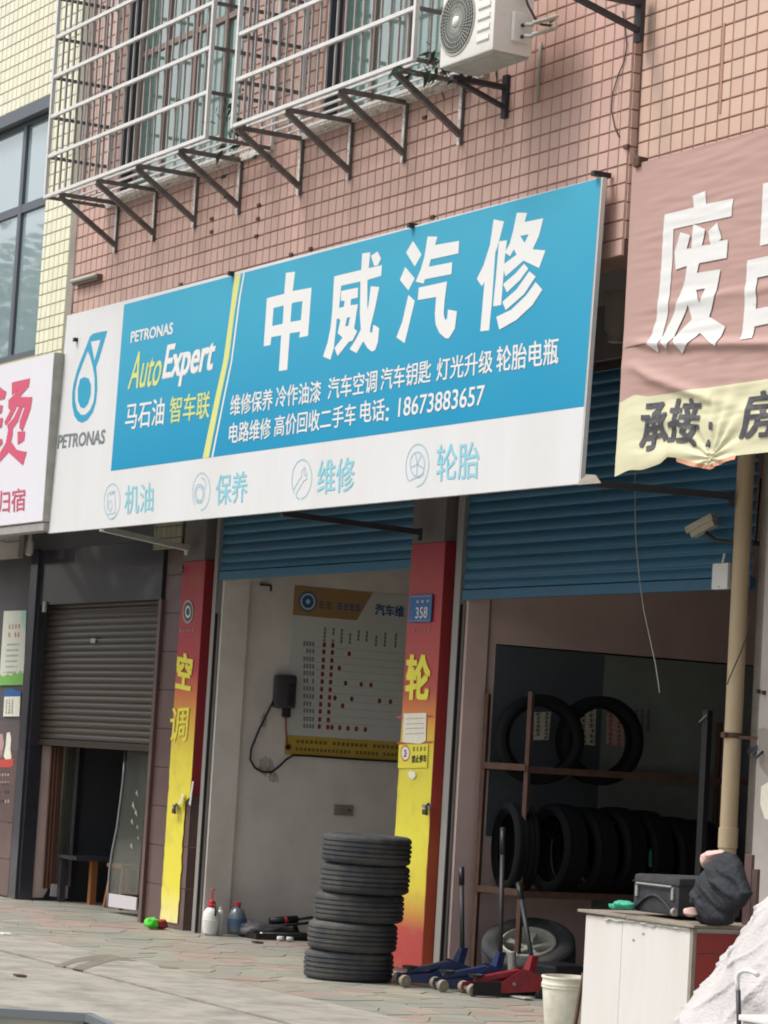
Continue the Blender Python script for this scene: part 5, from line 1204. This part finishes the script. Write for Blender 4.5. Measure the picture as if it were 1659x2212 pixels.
# woven sack
sk = thing('woven_sack', 'large bulging white woven sack in the bottom right corner', 'sack', onY(BR(1600, 1659), 8.3))
bm = bmesh.new(); bmesh.ops.create_grid(bm, x_segments=260, y_segments=200, size=1)
mb = MB(); cS = onY(BR(1960, 1700), 8.25); hS = onY(BR(1850, 700), 8.2).z + .02; 
for v in bm.verts:
    a = v.co.x * math.pi; t = (v.co.y + 1) / 2          # t 0 = base, 1 = top
    rr = (1 - .93 * t) ** .8 * (1 + .07 * noise.noise(Vector((math.cos(a) * 1.5, math.sin(a) * 1.5, t * 2))))
    g1 = 1 - abs(noise.noise(Vector((a * 2.2 + t * 6, t * 2.2 - a * .8, 5)))) * 3.2; g2 = 1 - abs(noise.noise(Vector((a * 3.0 - t * 7, t * 3 + a, 9)))) * 3.5
    fold = .024 * max(0, g1) ** 2 + .018 * max(0, g2) ** 2 + .03 * noise.noise(Vector((math.cos(a) * 3, math.sin(a) * 3, t * 3.5)))
    R_ = .86 * rr + fold * min(1, rr * 3)
    mb.v.append(Vector((cS.x + .02 + R_ * math.cos(a) + .05 * t * t, 8.25 + R_ * math.sin(a), t * hS + .03 * noise.noise(Vector((a, t * 3, 2))))))
bm.verts.index_update(); mb.f = [tuple(v.index for v in f.verts) for f in bm.faces]; bm.free()
mb.build('sack', M_sack, sk, smooth=True)
hk = thing('hooked_stick', 'dark stick with a white curved handle standing before the sack', 'stick', onY(BR(1490, 1659), 7.6))
MB().tube([onY(BR(*p), 7.6) for p in ((1492, 1470), (1497, 1659), (1500, 1900))], .011, 10).build('stick', M_dark, hk, smooth=True)
MB().tube([onY(BR(*p), 7.6) for p in ((1491, 1478), (1487, 1430), (1488, 1395), (1500, 1372), (1525, 1360), (1555, 1360), (1580, 1370), (1602, 1386))], .0105, 10).build('handle', M_letter, hk, smooth=True)
fr_ = thing('white_crate_edge', 'corner of a white crate at the lower right edge before the sack', 'crate', onY(BR(1600, 1600), 7.4))
a = onY(BR(1515, 1600), 7.4); MB().box(a.x, a.x + .8, 7.4, 7.75, 0, a.z - .03, .01).build('body', M_sack, fr_); MB().box(a.x - .012, a.x + .812, 7.388, 7.762, a.z - .03, a.z - .005, .006).build('rim', M_letter, fr_)

# ------------------------------------------------------------------ drain pipe, right pilaster, camera
pxm = (onY(MR(1440, 600), YS - .03).x + onY(MR(1545, 600), YS - .03).x) / 2
dpp = thing('drain_pipe', 'old cream plastic drain pipe up the right edge of the shop front', 'drain pipe', (pxm, YS - .03, 0)); rp_ = .052
zj = onY(MR(1480, 1215), YS - .03).z; zj2 = onY(BR(1470, 620), YS - .03).z
MB().lathe([(rp_, 0), (rp_, ZB)], (pxm, YS - .03, 0), n=28).build('pipe', M_pvc, dpp, smooth=40)
for z in (zj2,): MB().lathe([(rp_, z - .06), (rp_ + .006, z - .058), (rp_ + .006, z + .058), (rp_, z + .06)], (pxm, YS - .03, 0), n=28).build('coupling', M_pvc, dpp, smooth=40)
MB().lathe([(rp_ + .001, zj - .016), (rp_ + .006, zj - .015), (rp_ + .006, zj + .015), (rp_ + .001, zj + .016)], (pxm, YS - .03, 0), n=28).build('clamp_band', M_rust, dpp, smooth=40); MB().box(pxm - .02, pxm + .02, YS - .105, YS - .08, zj - .016, zj + .016).build('clamp_screw', M_rust, dpp)
MB().bar((pxm + .04, YS - .03, zj - .01), (pxm + .16, YS + .04, zj - .01), .02).build('clamp_arm', M_rust, dpp)
rpw = thing('right_pilaster', 'flaking grey cement pilaster at the right edge behind the drain pipe', 'pilaster', (-13.3, YS, 0))
MB().box(-13.6, -13.455, YS + .09, YS + .3, 0, ZB + .02).build('inner_face', M_cement, rpw)
MB().box(-13.452, -9, YS + .03, YS + .3, 0, ZB + .02).build('outer_face', M_plaster, rpw)
for k, (pts, m_) in enumerate(((((1600, 1180), (1640, 1170), (1700, 1200), (1700, 1420), (1650, 1440), (1612, 1380), (1605, 1280)), M_cement), (((1620, 1500), (1700, 1450), (1700, 1700), (1640, 1680), (1615, 1600)), M_paper), (((1540, 1290), (1600, 1270), (1600, 1300), (1545, 1320)), M_dstone))):
    MB().poly([[onY(MR(*p), YS + .028 - .001 * k) for p in pts]]).build('flaked_patch', m_, rpw, fix=False)
for x, y in ((1605, 968), (1634, 975)): c = onY(MR(x, y), YS + .02); MB().box(c.x - .01, c.x + .01, YS + .01, YS + .03, c.z - .012, c.z + .012).build('anchor_bolt', M_dark, rpw)
c = onY(MR(1590, 1330), YS + .0); MB().tube([c + Vector((-.04, .03, .02)), c + Vector((0, -.02, .0)), c + Vector((.03, -.02, -.01)), c + Vector((.03, .03, .03))], .007, 6).build('wire_hook', M_dark, rpw, smooth=True)
tag(MB().tube([onY(MR(*p), YS - .11) for p in ((1560, 540), (1545, 640), (1510, 740), (1470, 830), (1440, 900), (1432, 930))], .004, 6).build('slung_cord', M_dark, smooth=True), 'thin dark cord slung across the cream drain pipe', 'cord')
cc_ = onY(MR(1295, 45), YS - .05)
cv = thing('security_camera', 'dusty beige security camera pointing down left before the blue shutter', 'security camera', cc_)
ax_ = Vector((-.82, -.35, -.42)).normalized(); sd = ax_.cross(Vector((0, 0, 1))).normalized(); upv = sd.cross(ax_)
def cbox(a0, a1, s0, s1, u0, u1, name, m):
    P = [cc_ + (ax_ * a + sd * s_ + upv * u) * .8 for a in (a0, a1) for s_, u in ((s0, u0), (s1, u0), (s1, u1), (s0, u1))]
    MB().add(P, [(0, 1, 2, 3), (7, 6, 5, 4), (0, 4, 5, 1), (1, 5, 6, 2), (2, 6, 7, 3), (3, 7, 4, 0)]).build(name, m, cv)
cbox(-.12, .13, -.045, .045, .0, .05, 'sun_shield', M_ivory); cbox(-.11, .105, -.038, .038, -.045, -.001, 'housing', M_ivory); cbox(.106, .112, -.033, .033, -.04, -.003, 'lens_window', M_black)
MB().tube([cc_ + upv * -.04, cc_ + Vector((.05, .06, -.08)), Vector((cc_.x + .2, YS + .05, cc_.z - .1)), Vector((-13.62, YS + .15, cc_.z - .1))], .014, 8).build('arm', M_dark, cv, smooth=True)
wa, wb = onY(MR(1347, 252), YS - .02), onY(MR(1428, 394), YS - .02)
wbx = thing('white_wall_box', 'small white wireless box hung on the right edge of the blue shutter', 'box', ((wa.x + wb.x) / 2, YS, wb.z))
MB().box(wa.x, wb.x, YS - .02, YS + .015, wb.z, wa.z, .008).build('box', M_plw, wbx, smooth=40); MB().tube([Vector(((wa.x + wb.x) / 2, YS, wa.z)), Vector(((wa.x + wb.x) / 2, YS + .01, wa.z + .06))], .008, 8).build('stub', M_plw, wbx)
MB().box((wa.x + wb.x) / 2 - .004, (wa.x + wb.x) / 2 + .004, YS - .0215, YS - .02, wb.z + .012, wb.z + .02).build('port', M_black, wbx)
MB().tube([Vector((wb.x - .03, YS + .02, wb.z + .15)), Vector((-13.68, YS + .12, wb.z + .3)), Vector((-13.66, YS + .12, 3.3))], .006, 6).build('cable', M_dark, wbx, smooth=True)

# ------------------------------------------------------------------ the diner on the left
dn = thing('diner_front', 'dark granite diner front with notices and a half closed bronze shutter at the left', 'shop front', (-24, YS, 0))
MB().box(-24.84, -24.67, YS - .0, YS + .6, 0, 3.25).build('granite_pier', M_dstone, dn)
MB().box(-28, -24.842, YS + .02, YS + .6, 0, 3.25).build('notice_wall', M_dwall, dn)
for k in range(4):
    for i in range(3):
        MB().box(-24.86 - .6 * (i + 1), -24.864 - .6 * i, YS + .006, YS + .02, .02 + k * .34, .355 + k * .34).build('tile', M_bstone, dn)
MB().box(-28, -21.56, YS + .03, YS + .15, 3.252, ZB).build('fascia', M_dwall, dn)
MB().box(-24.668, -21.95, YS + .035, YS + .09, 2.74, 3.25).build('shutter_box', M_dstone, dn)
MB().box(-24.668, -24.64, YS + .03, YS + .16, 0, 2.739).build('shutter_guide', M_dstone, dn); MB().box(-21.98, -21.922, YS + .03, YS + .28, 0, 2.739).build('shutter_guide', M_bstone, dn)
MB().box(-21.92, -21.556, YS + .08, YS + .6, 0, 3.25).build('granite_column', M_dwall, dn)
for k in range(10): MB().box(-21.918, -21.56, YS + .06, YS + .079, .02 + k * .325, .34 + k * .325).build('tile', M_bstone, dn)
tile_wall(dn, -22.15, -21.58, 3.16, 3.6, YS + .028, .10, .10, -22.1, 3.16, mat('dull_olive_tile', '8E8B74', .6), (-22, YS, 3), 40)
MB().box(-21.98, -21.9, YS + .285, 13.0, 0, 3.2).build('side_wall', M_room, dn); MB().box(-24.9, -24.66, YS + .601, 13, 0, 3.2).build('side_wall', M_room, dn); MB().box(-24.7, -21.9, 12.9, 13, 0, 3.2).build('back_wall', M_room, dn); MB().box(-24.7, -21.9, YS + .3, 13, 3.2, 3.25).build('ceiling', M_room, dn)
Y2 = YS + .36
def dr(pts, name, m, Yd, parent, th=.012): return MB().prism([onY(BL(*p), Yd) for p in pts], (0, th, 0)).build(name, m, parent)
def dx(pts, name, m, Xd, parent, th=-.01): return MB().prism([onX(BL(*p), Xd) for p in pts], (th, 0, 0)).build(name, m, parent)
XD = -24.60
dx([(216, 98), (286, 104), (268, 905), (240, 950), (150, 952)], 'door_jamb', M_pinkin, -24.655, dn)
dl = thing('glass_door', 'left leaf of the diner glass door folded inward before the brown curtain', 'door', onX(BL(340, 950), XD), 'glass doors of the diner')
dx([(372, 112), (436, 115), (386, 880), (310, 872)], 'pane', M_doorglass, XD, dl); dx([(434, 113), (447, 114), (393, 890), (380, 890)], 'edge', M_rail, XD + .014, dl); dx([(290, 874), (382, 885), (378, 957), (280, 942)], 'kickplate', M_sheet, XD + .004, dl)
drr = thing('glass_door', 'right leaf of the diner glass door standing ajar with a white kickplate', 'door', onY(BL(680, 1000), Y2), 'glass doors of the diner')
dr([(700, 130), (835, 140), (770, 935), (605, 925), (612, 800), (625, 700), (655, 560), (675, 400)], 'pane', M_doorglass, Y2 - .05, drr)
e_ = [onY(BL(*p), Y2 - .06) for p in ((702, 130), (690, 280), (676, 400), (655, 560), (630, 680), (614, 790), (606, 900), (600, 1000))]
MB().tube(e_, .011, 8).build('edge', M_rail, drr, smooth=True); dr([(600, 925), (765, 950), (760, 1022), (597, 1000)], 'kickplate', M_sheet, Y2 - .056, drr)
for x, y, s_ in ((765, 370, 12), (745, 440, 16), (760, 480, 14), (738, 530, 12), (772, 620, 8), (735, 665, 12), (768, 560, 8)):
    dr([(x - s_ * .5, y), (x, y - s_ * 1.8), (x + s_ * .3, y - s_ * .4), (x + s_ * .6, y + s_ * 1.3), (x, y + s_ * .4)], 'worn_decal', M_acpan, Y2 - .056, drr, .003)
cu = thing('brown_curtain', 'brown and tan door curtain gathered at the left of the diner door', 'curtain', onX(BL(300, 500), XD - .04))
for i, (x0, x1, m_) in enumerate(((286, 330, M_curt), (330, 352, M_curt), (352, 384, M_wood), (384, 412, M_curt))):
    mb = MB(); n = 14
    for k in range(2):
        for j in range(n + 1):
            t = j / n; xi = x0 + (x1 - x0) * t - (50 if k else 0); p = onX(BL(xi, 108 if k == 0 else 900), XD - .035); p.x += .012 * math.sin(t * 14 + i); mb.v.append(p)
    mb.f = [(j, j + 1, j + n + 2, j + n + 1) for j in range(n)]; mb.build('curtain_fold', m_, cu, smooth=True, fix=False)
def stool(label, cx_, cy_, h, w_):
    t_ = thing('wooden_stool', label, 'stool', (cx_, cy_, 0)); MB().box(cx_ - w_, cx_ + w_, cy_ - .12, cy_ + .12, h - .035, h, .006).build('seat', M_orange_w, t_)
    for sx in (-1, 1):
        for sy in (-1, 1): MB().bar((cx_ + sx * (w_ - .05), cy_ + sy * .08, h - .035), (cx_ + sx * (w_ + .0), cy_ + sy * .11, 0), .035).build('leg', M_orange_w, t_)
        MB().bar((cx_ + sx * (w_ - .02), cy_ - .09, h * .35), (cx_ + sx * (w_ - .02), cy_ + .09, h * .35), .025).build('stretcher', M_orange_w, t_)
a = onY(BL(708, 765), 10.75); stool('orange wooden stool seen through the right diner door leaf', a.x, 10.75, a.z, .17)
tt = onX(BL(528, 722), -24.25); tb_ = thing('wooden_table', 'dark wooden table with one orange leg in the diner doorway', 'table', (-24.25, tt.y, 0))
MB().box(-24.55, -24.1, tt.y - .25, tt.y + .35, tt.z - .035, tt.z, .005).build('table_top', M_dstone, tb_)
for x, y in ((-24.25, tt.y), (-24.5, tt.y - .2), (-24.15, tt.y + .3), (-24.5, tt.y + .3)): MB().box(x - .03, x + .03, y - .03, y + .03, 0, tt.z - .036).build('leg', M_orange_w if x == -24.25 else M_dstone, tb_)

# notices on the wall at the left
NP = lambda p, l=0: onY(p, YS + .012 - l)
def rectp(f, TL, TR, BR_, BL_, name, m, parent, l): return MB().poly([[NP(f(*p), l) for p in (TL, TR, BR_, BL_)]]).build(name, m, parent, fix=False)
n1 = thing('menu_notice', 'tall pale notice with two red heading lines and green leaves at its foot', 'notice', NP(ML(70, 900)))
M_posterw = mat('pale_notice', 'C6C8BA', .4); M_greenp = mat('green_print', '6FA850', .5); M_mint = mat('mint_print', '9CC4B4', .4)
rectp(ML, (22, 518), (148, 514), (130, 932), (-6, 934), 'sheet', M_posterw, n1, .004); rectp(ML, (120, 515), (148, 514), (143, 640), (115, 560), 'mint_corner', M_mint, n1, .005)
smalltext(ML, (46, 588), (118, 585), (42, 622), 4, M_sred, NP, n1, .006); smalltext(ML, (42, 632), (114, 630), (40, 668), 4, M_sred, NP, n1, .006)
for y in (700, 731, 762, 793, 824, 856): smalltext(ML, (38 - (y - 700) * .1, y), (108 - (y - 700) * .1, y - 2), (36 - (y - 700) * .1, y + 13), 9, M_ink, NP, n1, .006)
MB().poly([[NP(ML(*p), .007) for p in ((-6, 934), (130, 932), (133, 870), (112, 850), (98, 872), (80, 862), (62, 880), (40, 872), (20, 885), (-4, 872))]]).build('leaf_print', M_greenp, n1, fix=False)
n2 = thing('licence_notice', 'small white notice with a dark blue top band on the diner wall', 'notice', NP(ML(65, 1100)))
rectp(ML, (24, 998), (114, 996), (108, 1108), (18, 1108), 'sheet', M_paper, n2, .004)
MB().poly([[NP(ML(*p), .004) for p in ((22, 970), (45, 958), (66, 950), (90, 960), (118, 966), (115, 995), (22, 998))]]).build('blue_band', M_plate, n2, fix=False)
smalltext(ML, (30, 1010), (78, 1008), (26, 1096), 3, M_post_ink, NP, n2, .006, rows=5)
n3 = thing('food_poster', 'dark food poster with pale pink shapes and white lines at the left edge', 'poster', NP(ML(40, 1400)))
M_p3 = mat('dark_poster', '5A5052', .4); M_p3p = mat('pink_print', 'B08A8C', .5)
rectp(ML, (-10, 1132), (118, 1130), (92, 1660), (-60, 1660), 'sheet', M_p3, n3, .004)
for i, (pts, m_) in enumerate(((((-20, 1210), (15, 1205), (22, 1260), (8, 1340), (-20, 1350)), M_p3p), (((38, 1200), (56, 1195), (62, 1235), (58, 1290), (64, 1340), (40, 1365), (20, 1330), (32, 1270)), M_paper), (((0, 1350), (75, 1345), (72, 1385), (50, 1395), (0, 1392)), M_sred))):
    MB().poly([[NP(ML(*p), .006 + .0006 * i) for p in pts]]).build('print_shape', m_, n3, fix=False)
for y in (1418, 1470, 1520, 1572): smalltext(ML, (-6, y), (56, y - 2), (-10, y + 26), 4, M_paper, NP, n3, .006)
# bulb, board and switch at the top left
c = onY(ML(165, 150), YS - .12); lm = thing('bare_bulb', 'white bare bulb hanging under the light box sign', 'lamp', c)
MB().lathe([(.001, .11), (.022, .1), (.026, .06), (.04, .03), (.045, -.04), (.035, -.09), (.001, -.1)], c, n=20).build('bulb', M_plw, lm, smooth=40); MB().tube([c + Vector((0, 0, .1)), c + Vector((0, .05, .4))], .006, 6).build('cord', M_dark, lm)
a, b = onY(ML(110, 75), YS - .25), onY(ML(104, 218), YS - .25); bd_ = thing('grey_board', 'pale grey board hanging under the light box sign at the left edge', 'board', a)
MB().box(a.x - 2, a.x, YS - .25, YS - .2, b.z, a.z + .15).build('board', M_plaster, bd_)
MB().tube([onY(ML(-5, 122), YS - .262), onY(ML(40, 134), YS - .262), onY(ML(108, 125), YS - .262)], .004, 6).build('wire', M_dark, bd_)
c = onY(ML(237, 493), YS + .0); tag(MB().box(c.x - .03, c.x + .03, YS + .012, YS + .034, c.z - .05, c.z + .05, .004).build('door_switch', M_acpan), 'small pale switch at the top left of the bronze shutter', 'switch')
c = onY(ML(572, 688), YS + .19); tag(MB().box(c.x - .05, c.x + .05, YS + .098, YS + .104, c.z - .02, c.z + .02).build('shutter_badge', M_acpan), 'tiny pale badge on the bronze shutter', 'badge')
# bright green scrap and litter
c = G(BL, 815, 1128); g_ = thing('green_bag', 'bright green plastic bag lying at the foot of the left pillar', 'bag', c); blob(c + Vector((0, .05, .05)), (.05, .06, .045), .35, 2, 2, flat=.003).build('bag', M_lime_c, g_, smooth=True)
c = G(BL, 865, 1128); g_ = thing('maroon_cloth', 'small maroon cloth scrap right of the bright green bag', 'cloth', c); blob(c + Vector((0, .05, .04)), (.05, .06, .04), .35, 2, 6, flat=.003).build('cloth', M_redb, g_, smooth=True)
for i, (lab, x, y, m_) in enumerate((('white crumpled litter on the apron at the left edge', 30, 1160, M_paper), ('brown leaf litter on the concrete at the lower left', 110, 1395, M_rust), ('dark flat cardboard scrap on the paving before the shop', 1440, 1208, M_black))):
    c = G(BL, x, y); t_ = MB().prism([c + Vector((-.06, -.02, .004)), c + Vector((.03, -.03, .004)), c + Vector((.07, .02, .004)), c + Vector((-.01, .035, .004))], (0, 0, .012)).build('litter', m_); tag(t_, lab, 'litter')

# ------------------------------------------------------------------ corner of a handcart near the camera
def near(p, dist): r = ray(p); return O + r * dist
A_, B_, C_ = near((-200, 2188), 7.0), near((193, 2184), 7.0), near((330, 2240), 6.4)
B_.z = A_.z = (A_.z + B_.z) / 2; C_.z = B_.z - .0
ht = thing('handcart', 'metal edged top corner of a handcart in the bottom left corner', 'cart', (B_.x, B_.y, 0))
MB().bar(A_, B_ + (B_ - A_).normalized() * .01, .022, .02).build('top_rail', M_rail, ht); MB().bar(B_, C_ + (C_ - B_) * .8, .022, .02).build('top_rail', M_rail, ht)
for s_ in (.12, ): MB().bar(A_ + Vector((0, 0, -.09)), B_ + Vector((0, 0, -.09)), .016, .014).build('lower_rail', M_rail, ht)
for p in (A_, B_, C_ + (C_ - B_) * .8): MB().bar(p + Vector((0, 0, -.012)), Vector((p.x, p.y, 0)), .024).build('post', M_dkframe, ht)
MB().prism([A_ + Vector((0, 0, -.01)), B_ + Vector((0, 0, -.01)), B_ + Vector((0, 0, -.3)), A_ + Vector((0, 0, -.3))], Vector((.004, .004, 0))).build('side_panel', M_acpan, ht)
MB().prism([B_ + Vector((0, 0, -.01)), C_ + (C_ - B_) * .8 + Vector((0, 0, -.01)), C_ + (C_ - B_) * .8 + Vector((0, 0, -.3)), B_ + Vector((0, 0, -.3))], Vector((.004, .004, 0))).build('side_panel', M_acpan, ht)

# ------------------------------------------------------------------ across the street (seen only in the window glass)
def tree(label, x, y, h, r, seed):
    random.seed(seed); t_ = thing('street_tree', label, 'tree', (x, y, 0), 'trees across the street')
    tb = MB(); tb.tube([(x, y, 0), (x + .1, y, h * .25), (x - .05, y + .1, h * .5)], [.22, .17, .1], 10)
    for k in range(6):
        a = k * 1.05; tb.tube([(x, y, h * .35), (x + r * .4 * math.cos(a), y + r * .4 * math.sin(a), h * .55), (x + r * .7 * math.cos(a), y + r * .7 * math.sin(a), h * .75)], [.09, .06, .02], 6)
    tb.build('trunk', M_bark, t_, smooth=True); mb = MB()
    for c_ in range(34):
        a = rnd() * 6.28; el = random.uniform(-.5, 1); cc = Vector((x + r * .75 * math.cos(a) * math.sqrt(rnd()), y + r * .75 * math.sin(a) * math.sqrt(rnd()), h * .68 + h * .26 * el)); cr_ = r * random.uniform(.22, .4)
        for i in range(110):
            d = Vector((random.gauss(0, 1), random.gauss(0, 1), random.gauss(0, .7))); d *= cr_ / max(1, d.length) * rnd() ** .4; p = cc + d
            e1 = Vector((random.uniform(-1, 1), random.uniform(-1, 1), random.uniform(-.4, .4))).normalized(); e2 = e1.cross(Vector((rnd(), rnd(), rnd()))).normalized(); s_ = .16
            mb.add([p, p + e1 * s_ + e2 * s_ * .4, p + e1 * s_ * 2, p + e1 * s_ - e2 * s_ * .4], [(0, 1, 2, 3)])
    mb.build('crown', M_leaf, t_, fix=False)
tree('leafy street tree across the road mirrored in the grey window', -42.5, 1.6, 9.6, 3.4, 11)
tree('second street tree across the road mirrored in the grey window', -48, -1.5, 9.8, 3.2, 12)
tree('third street tree further along across the road', -38, -3.5, 9.0, 3.0, 13)
